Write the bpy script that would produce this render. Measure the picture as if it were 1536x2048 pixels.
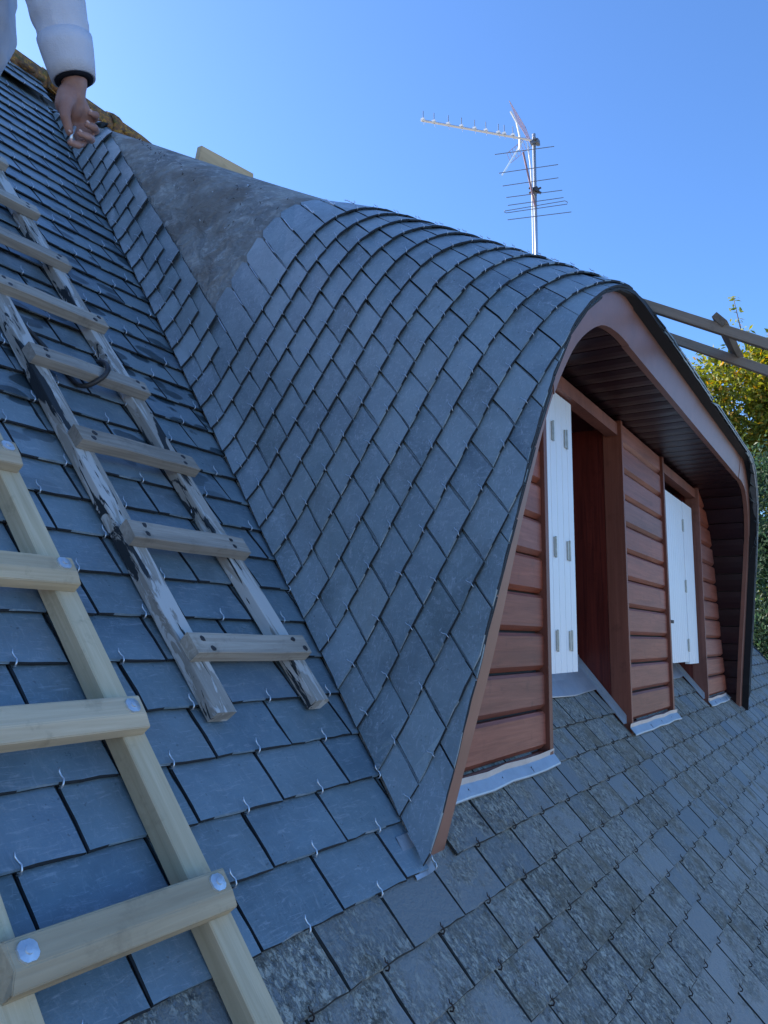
import bpy, bmesh, math, random
import numpy as np
from mathutils import Vector, Matrix, Quaternion

for o in list(bpy.data.objects): bpy.data.objects.remove(o)
rnd = random.Random(7)
scene = bpy.context.scene
C = scene.collection

# ------------------------------------------------------------------ camera
cam_d = bpy.data.cameras.new('camera'); cam = bpy.data.objects.new('camera', cam_d); C.objects.link(cam)
CR = Matrix(((0.51819, -0.13875, -0.84394), (-0.85521, -0.07248, -0.51319), (0.01004, 0.98767, -0.15622)))
cam.matrix_world = CR.to_4x4()
cam_d.sensor_fit = 'VERTICAL'; cam_d.sensor_height = 36.0; cam_d.lens = 36.0*1604.07/2048
cam_d.clip_start = 0.05; cam_d.clip_end = 2000
scene.camera = cam
scene.render.resolution_x = 768; scene.render.resolution_y = 1024

# ------------------------------------------------------------------ sky, sun, exposure
SUN_AZ = math.radians(-4)      # measured from +Y (behind the ridge) towards +X
SUN_EL = math.radians(30)
sdir = Vector((math.sin(SUN_AZ)*math.cos(SUN_EL), math.cos(SUN_AZ)*math.cos(SUN_EL), math.sin(SUN_EL)))
world = bpy.data.worlds.new('World'); scene.world = world; world.use_nodes = True
wn = world.node_tree.nodes; wl = world.node_tree.links; wn.clear()
sky = wn.new('ShaderNodeTexSky'); sky.sky_type = 'NISHITA'; sky.sun_disc = False
sky.sun_elevation = SUN_EL; sky.sun_rotation = SUN_AZ
sky.altitude = 0; sky.air_density = 1.0; sky.dust_density = 0.9; sky.ozone_density = 10.0
bg = wn.new('ShaderNodeBackground'); bg.inputs['Strength'].default_value = 0.15
wo = wn.new('ShaderNodeOutputWorld')
wl.new(sky.outputs[0], bg.inputs[0]); wl.new(bg.outputs[0], wo.inputs[0])
sd = bpy.data.lights.new('sun', 'SUN'); sd.energy = 5.0; sd.angle = math.radians(0.53); sd.color = (1.0, 0.9, 0.74)
sun = bpy.data.objects.new('sun', sd); C.objects.link(sun)
sun.rotation_euler = (-sdir).to_track_quat('-Z', 'Y').to_euler(); sun.location = sdir*40
scene.view_settings.view_transform = 'Standard'; scene.view_settings.look = 'None'
scene.view_settings.gamma = 1.0; scene.view_settings.exposure = 1.12
try: scene.view_settings.use_curve_mapping = False
except Exception: pass
scene.render.engine = 'CYCLES'

# ------------------------------------------------------------------ material helper
class NT:
    def __init__(s, name):
        s.m = bpy.data.materials.new(name); s.m.use_nodes = True
        s.t = s.m.node_tree; s.t.nodes.clear()
        s.out = s.t.nodes.new('ShaderNodeOutputMaterial'); s.p = s.t.nodes.new('ShaderNodeBsdfPrincipled')
        s.t.links.new(s.p.outputs[0], s.out.inputs[0])
    def n(s, typ, **kw):
        n = s.t.nodes.new(typ)
        for k, v in kw.items(): setattr(n, k, v)
        return n
    def put(s, sock, v):
        if isinstance(v, bpy.types.NodeSocket): s.t.links.new(v, sock)
        elif v is not None: sock.default_value = v
    def coord(s, kind='Object', scale=(1, 1, 1), offset=None):
        tc = s.n('ShaderNodeTexCoord'); src = tc.outputs[kind]
        mp = s.n('ShaderNodeMapping'); s.t.links.new(src, mp.inputs[0]); mp.inputs['Scale'].default_value = scale
        if offset is not None: s.put(mp.inputs['Location'], offset)
        return mp.outputs[0]
    def noise(s, vec, scale, detail=4, rough=0.55, dist=0.0):
        n = s.n('ShaderNodeTexNoise'); s.put(n.inputs['Vector'], vec); n.inputs['Scale'].default_value = scale
        n.inputs['Detail'].default_value = detail; n.inputs['Roughness'].default_value = rough; n.inputs['Distortion'].default_value = dist
        return n.outputs['Fac']
    def ramp(s, f, a, b, lo=0.0, hi=1.0):
        n = s.n('ShaderNodeMapRange'); n.clamp = True; s.put(n.inputs[0], f)
        for i, v in zip((1, 2, 3, 4), (a, b, lo, hi)): s.put(n.inputs[i], v)
        return n.outputs[0]
    def mix(s, f, a, b):
        n = s.n('ShaderNodeMix', data_type='RGBA'); s.put(n.inputs[0], f)
        s.put(n.inputs[6], a if isinstance(a, bpy.types.NodeSocket) else (*a, 1)); s.put(n.inputs[7], b if isinstance(b, bpy.types.NodeSocket) else (*b, 1))
        return n.outputs[2]
    def math(s, op, a, b=None, c=None):
        n = s.n('ShaderNodeMath', operation=op); s.put(n.inputs[0], a)
        if b is not None: s.put(n.inputs[1], b)
        if c is not None: s.put(n.inputs[2], c)
        return n.outputs[0]
    def hsv(s, col, h=0.5, sa=1.0, v=1.0):
        n = s.n('ShaderNodeHueSaturation'); s.put(n.inputs['Color'], col); s.put(n.inputs['Hue'], h); s.put(n.inputs['Saturation'], sa); s.put(n.inputs['Value'], v)
        return n.outputs[0]
    def rand(s):      # one random number for each piece, whether it is an object or an island of a joined mesh
        a = s.n('ShaderNodeObjectInfo').outputs['Random']; b = s.n('ShaderNodeNewGeometry').outputs['Random Per Island']
        return s.math('FRACT', s.math('ADD', s.math('MULTIPLY', a, 7.31), s.math('MULTIPLY', b, 1.0)))
    def bump(s, h, dist=0.002, strength=0.6):
        n = s.n('ShaderNodeBump'); s.put(n.inputs['Height'], h); n.inputs['Distance'].default_value = dist; n.inputs['Strength'].default_value = strength
        s.t.links.new(n.outputs[0], s.p.inputs['Normal']); return n
    def done(s, col, rough=0.5, metal=0.0, spec=0.5):
        s.put(s.p.inputs['Base Color'], col if isinstance(col, bpy.types.NodeSocket) else (*col, 1))
        s.put(s.p.inputs['Roughness'], rough); s.put(s.p.inputs['Metallic'], metal); s.p.inputs['Specular IOR Level'].default_value = spec
        return s.m

def vadd(t, vec, val):
    n = t.n('ShaderNodeVectorMath', operation='ADD'); t.put(n.inputs[0], vec)
    c = t.n('ShaderNodeCombineXYZ'); 
    for i, m in enumerate((37.0, 61.0, 13.0)): t.put(c.inputs[i], t.math('MULTIPLY', val, m))
    t.put(n.inputs[1], c.outputs[0]); return n.outputs[0]

def mat_slate(name, base_a, base_b, wet=0.0, scratch=0.35):
    t = NT(name); r = t.rand(); co = vadd(t, t.coord('Object'), r)
    big = t.noise(co, 7, 4, 0.6); mid = t.noise(co, 30, 5, 0.65); fine = t.noise(co, 220, 3, 0.6)
    col = t.mix(t.ramp(r, 0, 1), base_a, base_b)
    r2 = t.math('FRACT', t.math('MULTIPLY', r, 13.7)); col = t.hsv(col, t.ramp(r2, 0, 1, 0.485, 0.52), t.ramp(r2, 0, 1, 0.75, 1.15), t.ramp(t.math('FRACT', t.math('MULTIPLY', r, 29.3)), 0, 1, 0.74, 1.22))
    col = t.mix(t.ramp(big, 0.35, 0.7, 0, 0.7), col, tuple(x*1.3 for x in base_b))
    # scratches and pale rubbed marks
    st = vadd(t, t.coord('Object', (14, 95, 40)), r); sn = t.noise(st, 1.0, 5, 0.75, 1.6)
    rub = t.noise(vadd(t, t.coord('Object', (60, 22, 40)), r), 1.0, 6, 0.8, 2.2)
    col = t.mix(t.math('MULTIPLY', t.ramp(sn, 0.55, 0.66), scratch), col, (0.36, 0.39, 0.42))
    col = t.mix(t.math('MULTIPLY', t.ramp(rub, 0.53, 0.66), scratch*0.75), col, (0.34, 0.37, 0.39))
    # small dark flecks
    fl = t.noise(co, 95, 2, 0.5); col = t.mix(t.ramp(fl, 0.70, 0.75, 0, 0.5), col, (0.03, 0.035, 0.045))
    rough = t.ramp(mid, 0.3, 0.7, 0.27, 0.46)
    if wet:
        # damp blots left by running water: rounded patches with their own edge
        vo = t.n('ShaderNodeTexVoronoi'); vo.feature = 'SMOOTH_F1'; vo.inputs['Scale'].default_value = 1.0; vo.inputs['Smoothness'].default_value = 0.4
        wob = t.n('ShaderNodeVectorMath', operation='MULTIPLY_ADD')
        t.put(wob.inputs[0], t.n('ShaderNodeTexNoise').outputs['Color']); wob.inputs[1].default_value = (0.25, 0.25, 0.25); t.put(wob.inputs[2], vadd(t, t.coord('Object', (8, 15, 8)), r))
        t.put(vo.inputs['Vector'], wob.outputs[0])
        geo = t.n('ShaderNodeNewGeometry'); sep = t.n('ShaderNodeSeparateXYZ'); t.t.links.new(geo.outputs['Position'], sep.inputs[0])
        zone = t.ramp(sep.outputs[2], 0.25, 0.6)
        zone2 = t.ramp(sep.outputs[2], 1.9, 1.5)
        m = t.math('MULTIPLY', t.ramp(vo.outputs['Distance'], 0.40, 0.36), t.math('GREATER_THAN', r, 0.45))
        m = t.math('MULTIPLY', m, t.math('MULTIPLY', zone, zone2)); m = t.math('MULTIPLY', m, wet)
        col = t.mix(m, col, tuple(x*0.42 for x in base_a)); 
        rr = t.n('ShaderNodeMix'); t.put(rr.inputs[0], m); t.put(rr.inputs[2], rough); rr.inputs[3].default_value = 0.36; rough = rr.outputs[0]
    h = t.math('ADD', t.math('MULTIPLY', mid, 0.7), t.math('MULTIPLY', fine, 0.3))
    ter = t.math('SNAP', t.noise(vadd(t, t.coord('Object', (9, 14, 9)), r), 1.0, 4, 0.55, 0.8), 0.09)
    t.bump(t.math('ADD', h, t.math('ADD', t.math('MULTIPLY', big, 1.2), t.math('MULTIPLY', ter, 1.3))), 0.0035, 0.6)
    return t.done(col, rough, 0, 0.75)

def mat_old_slate(name):
    t = NT(name); r = t.rand(); oc = t.coord('Object'); co = vadd(t, oc, r)
    col = t.mix(t.ramp(r, 0, 1), (0.150, 0.172, 0.180), (0.240, 0.248, 0.238))
    st = t.noise(vadd(t, t.coord('Object', (95, 48, 40)), r), 1.0, 6, 0.75, 0.6)
    gp = t.n('ShaderNodeNewGeometry').outputs['Position']; patch = t.math('ADD', t.math('MULTIPLY', t.noise(co, 5.5, 5, 0.65), 0.5), t.math('MULTIPLY', t.noise(gp, 1.7, 3, 0.6), 0.5)); speck = t.noise(co, 150, 4, 0.7); blot = t.noise(co, 60, 5, 0.7)
    amount = t.math('ADD', t.ramp(patch, 0.43, 0.56, 0.0, 1.0), t.ramp(t.math('FRACT', t.math('MULTIPLY', r, 5.7)), 0, 1, -0.5, 0.4))
    lich = t.math('MULTIPLY', t.ramp(st, 0.45, 0.54), t.ramp(amount, -0.1, 0.5))
    col = t.mix(t.math('MULTIPLY', lich, 0.85), col, (0.44, 0.425, 0.345))
    spl = t.math('MULTIPLY', t.ramp(speck, 0.52, 0.62), t.ramp(amount, 0.1, 0.8)); col = t.mix(t.math('MULTIPLY', spl, 0.4), col, (0.58, 0.58, 0.53))
    dk = t.math('MULTIPLY', t.ramp(blot, 0.53, 0.60), t.ramp(amount, 0.0, 0.5)); col = t.mix(t.math('MULTIPLY', dk, 0.72), col, (0.045, 0.048, 0.042))
    br = t.noise(co, 9, 3, 0.6); col = t.mix(t.math('MULTIPLY', t.ramp(br, 0.46, 0.62, 0, 0.75), t.ramp(amount, 0.1, 0.7)), col, (0.20, 0.175, 0.12))
    h = t.math('ADD', t.math('MULTIPLY', speck, 0.5), t.math('ADD', blot, t.math('MULTIPLY', lich, 0.6)))
    t.bump(h, 0.005, 0.9)
    return t.done(col, t.ramp(amount, 0.0, 1.0, 0.5, 0.85), 0, 0.45)

def mat_plain(name, col, rough=0.5, metal=0.0, var=0.15, scale=12, bump=0.0, spec=0.5, stretch=(1, 1, 1)):
    t = NT(name); co = t.coord('Object', stretch); n = t.noise(co, scale, 5, 0.6)
    c = t.mix(t.ramp(n, 0.25, 0.75), tuple(x*(1-var) for x in col), tuple(min(1, x*(1+var)) for x in col))
    if bump: t.bump(t.noise(co, scale*6, 4, 0.6), bump, 0.6)
    return t.done(c, rough, metal, spec)

def mat_wood(name, light, dark, axis=0, paint=None, rough=0.7):
    """grain runs along the object's given local axis"""
    t = NT(name); sc = [60, 60, 60]; sc[axis] = 2.2; r = t.rand()
    co = vadd(t, t.coord('Object', tuple(sc)), r)
    g = t.noise(co, 1.0, 5, 0.65, 1.2); sc2 = [9, 9, 9]; sc2[axis] = 1.2
    g2 = t.noise(vadd(t, t.coord('Object', tuple(sc2)), r), 1.0, 4, 0.6, 0.5)
    col = t.mix(t.ramp(g, 0.3, 0.7), dark, light)
    col = t.mix(t.ramp(g2, 0.42, 0.72, 0, 0.6), col, tuple(x*0.55 for x in dark))
    col = t.mix(t.ramp(t.noise(vadd(t, t.coord('Object', (16, 16, 16)), r), 1.0, 5, 0.7), 0.56, 0.74, 0, 0.5), col, tuple(x*0.45 for x in dark))
    col = t.hsv(col, 0.5, t.ramp(r, 0, 1, 0.9, 1.1), t.ramp(t.math('FRACT', t.math('MULTIPLY', r, 17.3)), 0, 1, 0.84, 1.14))
    h = g
    if paint:
        sc3 = [30, 30, 30]; sc3[axis] = 5
        pc = vadd(t, t.coord('Object', tuple(sc3)), r); pn = t.noise(pc, 1.0, 7, 0.62, 1.0)
        pn2 = t.noise(vadd(t, t.coord('Object', tuple(s*0.35 for s in sc3)), r), 1.0, 4, 0.6, 0.6)
        m = t.ramp(t.math('ADD', pn, t.math('MULTIPLY', pn2, 0.8)), 0.90, 0.94)
        col = t.mix(m, col, paint[0])
        pk = t.noise(vadd(t, t.coord('Object', tuple(s*0.8 for s in sc3)), t.math('ADD', r, 3.1)), 1.0, 7, 0.62, 1.0)
        sx_ = t.n('ShaderNodeSeparateXYZ'); t.t.links.new(t.n('ShaderNodeTexCoord').outputs['Object'], sx_.inputs[0])
        m2 = t.ramp(t.math('ADD', pk, t.math('ADD', t.math('MULTIPLY', pn2, -0.5), t.math('MULTIPLY', sx_.outputs[0], -2.0))), 0.35, 0.367)
        col = t.mix(m2, col, paint[1]); h = t.math('ADD', g, t.math('MULTIPLY', t.math('ADD', m, m2), 0.8))
    t.bump(h, 0.0015, 0.6)
    return t.done(col, rough, 0, 0.35)

def mat_membrane():
    t = NT('bitumen_membrane'); co = t.coord('Object')
    a = t.noise(co, 5, 6, 0.65, 0.6); b = t.noise(co, 24, 6, 0.7, 0.8); c = t.noise(co, 130, 3, 0.7); w = t.noise(co, 11, 3, 0.5, 1.5)
    col = t.mix(t.ramp(a, 0.32, 0.68), (0.16, 0.16, 0.155), (0.40, 0.39, 0.355))
    col = t.mix(t.ramp(b, 0.50, 0.66, 0, 0.85), col, (0.52, 0.50, 0.46))
    col = t.mix(t.ramp(t.noise(co, 3.4, 4, 0.6), 0.50, 0.62, 0, 0.75), col, (0.19, 0.155, 0.12))
    col = t.mix(t.ramp(c, 0.69, 0.73), col, (0.03, 0.03, 0.03))
    t.bump(t.math('ADD', t.math('MULTIPLY', w, 1.6), t.math('ADD', t.math('MULTIPLY', b, 0.9), t.math('MULTIPLY', c, 0.25))), 0.02, 0.9)
    return t.done(col, 0.72, 0, 0.4)

def mat_leaf(name, a, b, c):
    t = NT(name); r = t.n('ShaderNodeNewGeometry').outputs['Random Per Island']
    col = t.mix(t.ramp(r, 0.0, 0.6), a, b); col = t.mix(t.ramp(r, 0.8, 0.98), col, c)
    t.done(col, 0.5, 0, 0.4)
    tr = t.n('ShaderNodeBsdfTranslucent'); t.put(tr.inputs[0], t.hsv(col, 0.49, 1.15, 1.6))
    mx = t.n('ShaderNodeMixShader'); mx.inputs[0].default_value = 0.4
    t.t.links.new(t.p.outputs[0], mx.inputs[1]); t.t.links.new(tr.outputs[0], mx.inputs[2]); t.t.links.new(mx.outputs[0], t.out.inputs[0])
    return t.m

def mat_ridge():
    t = NT('lichened_terracotta'); r = t.rand(); co = vadd(t, t.coord('Object'), r)
    a = t.noise(co, 9, 5, 0.7); b = t.noise(co, 38, 5, 0.7); c = t.noise(co, 20, 4, 0.6)
    col = t.mix(t.ramp(a, 0.4, 0.6), (0.14, 0.10, 0.07), (0.30, 0.15, 0.07))
    col = t.mix(t.ramp(b, 0.5, 0.62, 0, 0.85), col, (0.55, 0.30, 0.05))
    col = t.mix(t.ramp(c, 0.56, 0.66, 0, 0.8), col, (0.10, 0.12, 0.05))
    t.bump(t.math('ADD', b, c), 0.02, 1.0)
    return t.done(col, 0.9, 0, 0.2)

def mat_cloth(name, col, scale=400, rough=0.95):
    t = NT(name); co = t.coord('Object'); n = t.noise(co, 9, 3, 0.6); f = t.noise(co, scale, 2, 0.5)
    c = t.mix(t.ramp(n, 0.3, 0.7), tuple(x*0.86 for x in col), col)
    t.bump(t.math('ADD', t.math('MULTIPLY', n, 5), f), 0.003, 0.5)
    return t.done(c, rough, 0, 0.2)

MAT = dict(
    slate=mat_slate('blue_grey_slate', (0.082, 0.134, 0.160), (0.150, 0.206, 0.236), wet=1.0, scratch=0.50),
    dslate=mat_slate('dormer_slate', (0.098, 0.142, 0.156), (0.180, 0.226, 0.238), scratch=0.70),
    old=mat_old_slate('weathered_slate'),
    slate_edge=mat_plain('shaded_broken_slate_edge', (0.013, 0.016, 0.020), 0.8, 0, 0.4, 60),  # broken edge, blackened to carry the shadow of the gap below
    old_edge=mat_plain('shaded_mossy_slate_edge', (0.025, 0.026, 0.024), 0.9, 0, 0.4, 60),  # mossy edge with the same gap shadow in its colour
    black=mat_plain('eave_shadow_black', (0.008, 0.008, 0.010), 0.7, 0, 0.2, 20),  # painted shade for the underside of the slate overhang
    membrane=mat_membrane(),
    deck=mat_plain('roof_boarding', (0.05, 0.05, 0.05), 0.9),
    steel=mat_plain('stainless_hook', (0.64, 0.66, 0.68), 0.38, 0.85, 0.1),
    rust=mat_plain('dark_hook', (0.045, 0.032, 0.028), 0.7, 0.4, 0.4, 90),
    fascia=mat_plain('brown_fascia', (0.235, 0.100, 0.068), 0.42, 0, 0.16, 9, 0.0006, 0.5, (1, 1, 1)),
    clad=mat_wood('red_brown_cladding', (0.34, 0.108, 0.064), (0.20, 0.052, 0.030), 0, None, 0.5),
    trim=mat_wood('red_brown_trim', (0.27, 0.10, 0.066), (0.20, 0.066, 0.043), 2, None, 0.5),
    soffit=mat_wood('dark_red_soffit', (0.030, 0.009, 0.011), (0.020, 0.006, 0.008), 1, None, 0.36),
    jamb=mat_wood('varnished_red_jamb', (0.185, 0.030, 0.018), (0.085, 0.013, 0.010), 2, None, 0.35),
    white=mat_plain('white_shutter', (0.80, 0.81, 0.80), 0.38, 0, 0.03, 5),
    hinge=mat_plain('brass_hinge', (0.46, 0.45, 0.40), 0.45, 0.6, 0.2, 60),
    zinc=mat_plain('zinc_flashing', (0.42, 0.45, 0.48), 0.38, 0.5, 0.12, 14, 0.002),
    glass=mat_plain('dark_glass', (0.015, 0.018, 0.02), 0.06, 0, 0.1),
    frame=mat_plain('dark_window_frame', (0.10, 0.03, 0.022), 0.45, 0, 0.15, 20),
    pine=mat_wood('pine', (0.60, 0.49, 0.33), (0.46, 0.36, 0.23), 0, None, 0.65),
    pineU=mat_wood('pine_rail', (0.62, 0.51, 0.35), (0.48, 0.38, 0.24), 1, None, 0.65),
    oldw=mat_wood('grey_rung', (0.50, 0.45, 0.38), (0.30, 0.26, 0.21), 0, None, 0.8),
    oldU=mat_wood('peeling_rail', (0.48, 0.45, 0.40), (0.34, 0.31, 0.265), 1, ((0.52, 0.51, 0.48), (0.025, 0.030, 0.034)), 0.75),
    brownw=mat_wood('brown_ladder', (0.36, 0.28, 0.20), (0.26, 0.195, 0.14), 1, None, 0.7),
    brownX=mat_wood('brown_rung', (0.24, 0.19, 0.14), (0.17, 0.13, 0.095), 0, None, 0.7),
    bolt=mat_plain('galvanised_bolt', (0.62, 0.66, 0.68), 0.3, 0.7, 0.1, 60),
    iron=mat_plain('dark_iron', (0.065, 0.060, 0.058), 0.55, 0.6, 0.3, 60, 0.001),
    ply=mat_wood('raw_offcut', (0.60, 0.46, 0.28), (0.52, 0.38, 0.22), 0, None, 0.7),
    alu=mat_plain('aluminium', (0.66, 0.67, 0.68), 0.3, 0.8, 0.08, 20),
    alud=mat_plain('dull_rods', (0.16, 0.17, 0.19), 0.5, 0.5, 0.1, 20),
    redrod=mat_plain('copper_boom', (0.30, 0.17, 0.16), 0.5, 0.3, 0.1, 20),
    cable=mat_plain('white_cable', (0.75, 0.75, 0.74), 0.5, 0, 0.04),
    ridge=mat_ridge(),
    mortar=mat_plain('mortar', (0.26, 0.24, 0.21), 0.95, 0, 0.3, 20, 0.01),
    render=mat_plain('wall_render', (0.62, 0.60, 0.55), 0.9, 0, 0.06, 6, 0.002),
    bounce_ground=mat_plain('pale_bounce_gravel', (0.36, 0.33, 0.27), 0.95, 0, 0.15, 0.6),  # unseen ground, made pale to bounce sunlight onto the shaded front
    bark=mat_plain('bark', (0.085, 0.065, 0.048), 0.9, 0, 0.35, 14, 0.02),
    leafA=mat_leaf('yellow_green_leaf', (0.085, 0.13, 0.022), (0.23, 0.245, 0.035), (0.42, 0.25, 0.05)),
    leafB=mat_leaf('blue_green_leaf', (0.025, 0.055, 0.034), (0.045, 0.085, 0.050), (0.07, 0.11, 0.055)),
    nailm=mat_plain('fingernail', (0.50, 0.34, 0.30), 0.35),
    sweat=mat_cloth('pale_sweatshirt', (0.56, 0.585, 0.66)),
    navy=mat_cloth('navy_sleeve', (0.012, 0.014, 0.022)),
    jeans=mat_cloth('dark_trousers', (0.022, 0.028, 0.042)),
    shoe=mat_plain('dark_boot', (0.03, 0.026, 0.022), 0.6),
    hair=mat_plain('brown_hair', (0.035, 0.022, 0.014), 0.6, 0, 0.4, 120, 0.004),
)
def mat_skin():
    t = NT('skin'); co = t.coord('Object'); a = t.noise(co, 22, 4, 0.6); b = t.noise(co, 300, 2, 0.5)
    col = t.mix(t.ramp(a, 0.35, 0.7), (0.26, 0.135, 0.105), (0.38, 0.215, 0.17)); t.bump(t.math('ADD', a, t.math('MULTIPLY', b, 0.15)), 0.0025, 0.5)
    t.done(col, 0.5, 0, 0.4); t.p.inputs['Subsurface Weight'].default_value = 0.06; t.p.inputs['Subsurface Radius'].default_value = (0.008, 0.004, 0.002); return t.m
MAT['skin'] = mat_skin()

# ------------------------------------------------------------------ object helpers
def tag(o, label=None, cat=None, group=None, kind=None):
    if label: o['label'] = label
    if cat: o['category'] = cat
    if group: o['group'] = group
    if kind: o['kind'] = kind
    return o
def thing(name, label, cat, loc=(0, 0, 0), group=None):
    o = bpy.data.objects.new(name, None); C.objects.link(o); o.location = loc; o.empty_display_size = 0.1
    return tag(o, label, cat, group)
def mesh(name, V, F, mat, smooth=False, edge=None):
    m = bpy.data.meshes.new(name); m.from_pydata([tuple(v) for v in V], [], [tuple(f) for f in F]); m.update()
    m.materials.append(MAT[mat] if isinstance(mat, str) else mat)
    if smooth: m.polygons.foreach_set('use_smooth', [True]*len(m.polygons))
    if edge:                                   # broken slate edges: darker than the cleft face, gap shadow put into their colour
        m.materials.append(MAT[edge]); m.polygons.foreach_set('material_index', edge_index(F))
    return m
def edge_index(F):
    out = []; n = 0
    for f in F:
        if len(f) > 4 or n == 0: n = len(f); q = 0; out.append(0)      # a cleft face opens each slate, its rim follows
        else:
            q += 1; out.append(1 if (q > n or (q*7919+n*31) % 5 < 3) else 0)
            if q == 2*n: n = 0
    return out
def obj(name, m, parent=None, mw=None, ploc=None):
    """link a mesh; vertices are world coordinates unless mw places them"""
    o = bpy.data.objects.new(name, m); C.objects.link(o)
    W = mw if mw is not None else Matrix.Identity(4)
    if parent is not None:
        o.parent = parent; PM = parent_world(parent); o.matrix_basis = PM.inverted() @ W
    else: o.matrix_basis = W
    WM[o.name] = W
    return o
WM = {}
def parent_world(p):
    return WM[p.name] if p.name in WM else Matrix.Translation(p.location)

class MB:
    def __init__(s): s.V = []; s.F = []
    def add(s, V, F):
        b = len(s.V); s.V += [tuple(v) for v in V]; s.F += [tuple(i+b for i in f) for f in F]; return s
    def box(s, c, d, M=None):
        x, y, z = c; a, b, e = (t/2 for t in d)
        V = [Vector((x+i*a, y+j*b, z+k*e)) for i in (-1, 1) for j in (-1, 1) for k in (-1, 1)]
        if M is not None: V = [M @ v for v in V]
        return s.add(V, [(0, 1, 3, 2), (4, 6, 7, 5), (0, 4, 5, 1), (2, 3, 7, 6), (0, 2, 6, 4), (1, 5, 7, 3)])
    def tube(s, P, R, n=6, cap=True, flat=1.0):
        P = [Vector(p) for p in P]; R = R if isinstance(R, (list, tuple)) else [R]*len(P)
        rings = []; up = None
        for i, p in enumerate(P):
            t = (P[min(i+1, len(P)-1)]-P[max(i-1, 0)]).normalized()
            if up is None:
                up = Vector((0, 0, 1)) if abs(t.z) < 0.9 else Vector((1, 0, 0))
            a = t.cross(up).normalized(); b = a.cross(t).normalized(); up = b
            rings.append([p+(a*math.cos(2*math.pi*k/n)+b*math.sin(2*math.pi*k/n)*flat)*R[i] for k in range(n)])
        V = [v for r in rings for v in r]; F = []
        for i in range(len(P)-1):
            for k in range(n): F.append((i*n+k, i*n+(k+1) % n, (i+1)*n+(k+1) % n, (i+1)*n+k))
        if cap: F += [tuple(range(n-1, -1, -1)), tuple((len(P)-1)*n+k for k in range(n))]
        return s.add(V, F)
    def ico(s, c, r, M=None, sub=2):
        bm = bmesh.new(); bmesh.ops.create_icosphere(bm, subdivisions=sub, radius=1)
        r = r if isinstance(r, (tuple, list)) else (r, r, r)
        V = [Vector((v.co.x*r[0], v.co.y*r[1], v.co.z*r[2])) for v in bm.verts]
        if M is not None: V = [M @ v for v in V]
        V = [v+Vector(c) for v in V]; F = [tuple(v.index for v in f.verts) for f in bm.faces]; bm.free(); return s.add(V, F)
    def build(s, name, mat, parent=None, mw=None, smooth=False, bevel=0.0, link=True):
        m = mesh(name, s.V, s.F, mat, smooth)
        if bevel:
            bm = bmesh.new(); bm.from_mesh(m); bmesh.ops.bevel(bm, geom=bm.edges[:], offset=bevel, segments=2, affect='EDGES', clamp_overlap=True); bm.to_mesh(m); bm.free()
        return obj(name, m, parent, mw) if link else m

# ------------------------------------------------------------------ the geometry of the roof
P = 0.8813218; SP, CP = math.sin(P), math.cos(P)
RF = Matrix(((1, 0, 0, 0), (0, CP, -SP, SP), (0, SP, CP, -CP), (0, 0, 0, 1)))     # (x, u up the slope, n out of the roof) -> world
def roof(x, u, n=0.0): return RF @ Vector((x, u, n))
U0, DU = 0.172, 0.1166                          # butt line of course j: U0 + j*DU
U_RIDGE, U_EAVE, X_L, X_R = 4.93, -1.75, -3.0, 10.5
XC = 4.165                                      # centre line of the dormer
KC, ST = 0.395, 0.575                           # tilt of the dormer's course planes, slope of its top
YF, ZF, TF = 0.899, -0.482, 0.14                # fascia plane y = YF - TF*(z - ZF)
Y_FAC = 0.974                                   # cladding plane
def xv(u): return -0.00437816*u*u+0.20361456*u+1.60252582     # valley line
C_A, C_B = SP-KC*CP, CP+KC*SP
def c_of_u(u): return C_A+C_B*u
def u_of_c(c): return (c-C_A)/C_B
def ztop(c): return (1.208-ST*0.66+ST*c)/(1+ST*KC)-.10*(max(c-1.14, 0)/3.6)**2-.026*math.sin(math.pi*min(1, max(0, (c-1.14)/3.6)))**3
KN = [(0, 0), (.08, .045), (.2, .085), (.35, .132), (.5, .182), (.62, .222), (.7, .262), (.77, .305), (.83, .362), (.885, .435), (.93, .515), (.965, .60), (.99, .70), (1.0, .82)]
def catmull(K, m=5):
    out = []; K = [np.array(k, float) for k in K]
    for i in range(len(K)-1):
        p0, p1, p2, p3 = K[max(i-1, 0)], K[i], K[i+1], K[min(i+2, len(K)-1)]
        for q in range(m):
            t = q/m; out.append(0.5*(2*p1+(p2-p0)*t+(2*p0-5*p1+4*p2-p3)*t*t+(3*p1-p0-3*p2+p3)*t**3))
    out.append(K[-1]); return np.array(out)
RG = catmull(KN); RG[:, 0] = np.minimum(RG[:, 0], 1.0)
def section(c):
    """points of the left half of the dormer roof on course plane c, from the valley to the centre line"""
    u = u_of_c(c); zv = -CP+u*SP; h = ztop(c)-zv
    z = zv+h*RG[:, 0]; x = xv(u)+h*RG[:, 1]
    z = np.append(z, ztop(c)); x = np.append(x, XC)
    return np.stack([x, c-KC*z, z], 1)
_sc = {}
def sec_arc(c):
    k = round(c, 4)
    if k not in _sc:
        S = section(k); d = np.r_[0, np.cumsum(np.linalg.norm(np.diff(S, axis=0), axis=1))]; _sc[k] = (S, d)
    return _sc[k]
def dorm(c, a):
    S, d = sec_arc(c)
    if a < 0:
        t = (S[1]-S[0])/np.linalg.norm(S[1]-S[0]); return Vector(S[0]+t*a)
    return Vector([np.interp(a, d, S[:, i]) for i in range(3)])
def dorm_n(c, a):
    e = 0.01
    t1 = dorm(c, a+e)-dorm(c, max(a-e, 0)); t2 = dorm(c+e, a)-dorm(c-e, a)
    n = t1.cross(t2).normalized()
    return n if n.z > -0.2 and n.x <= 0.3 else -n
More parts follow.
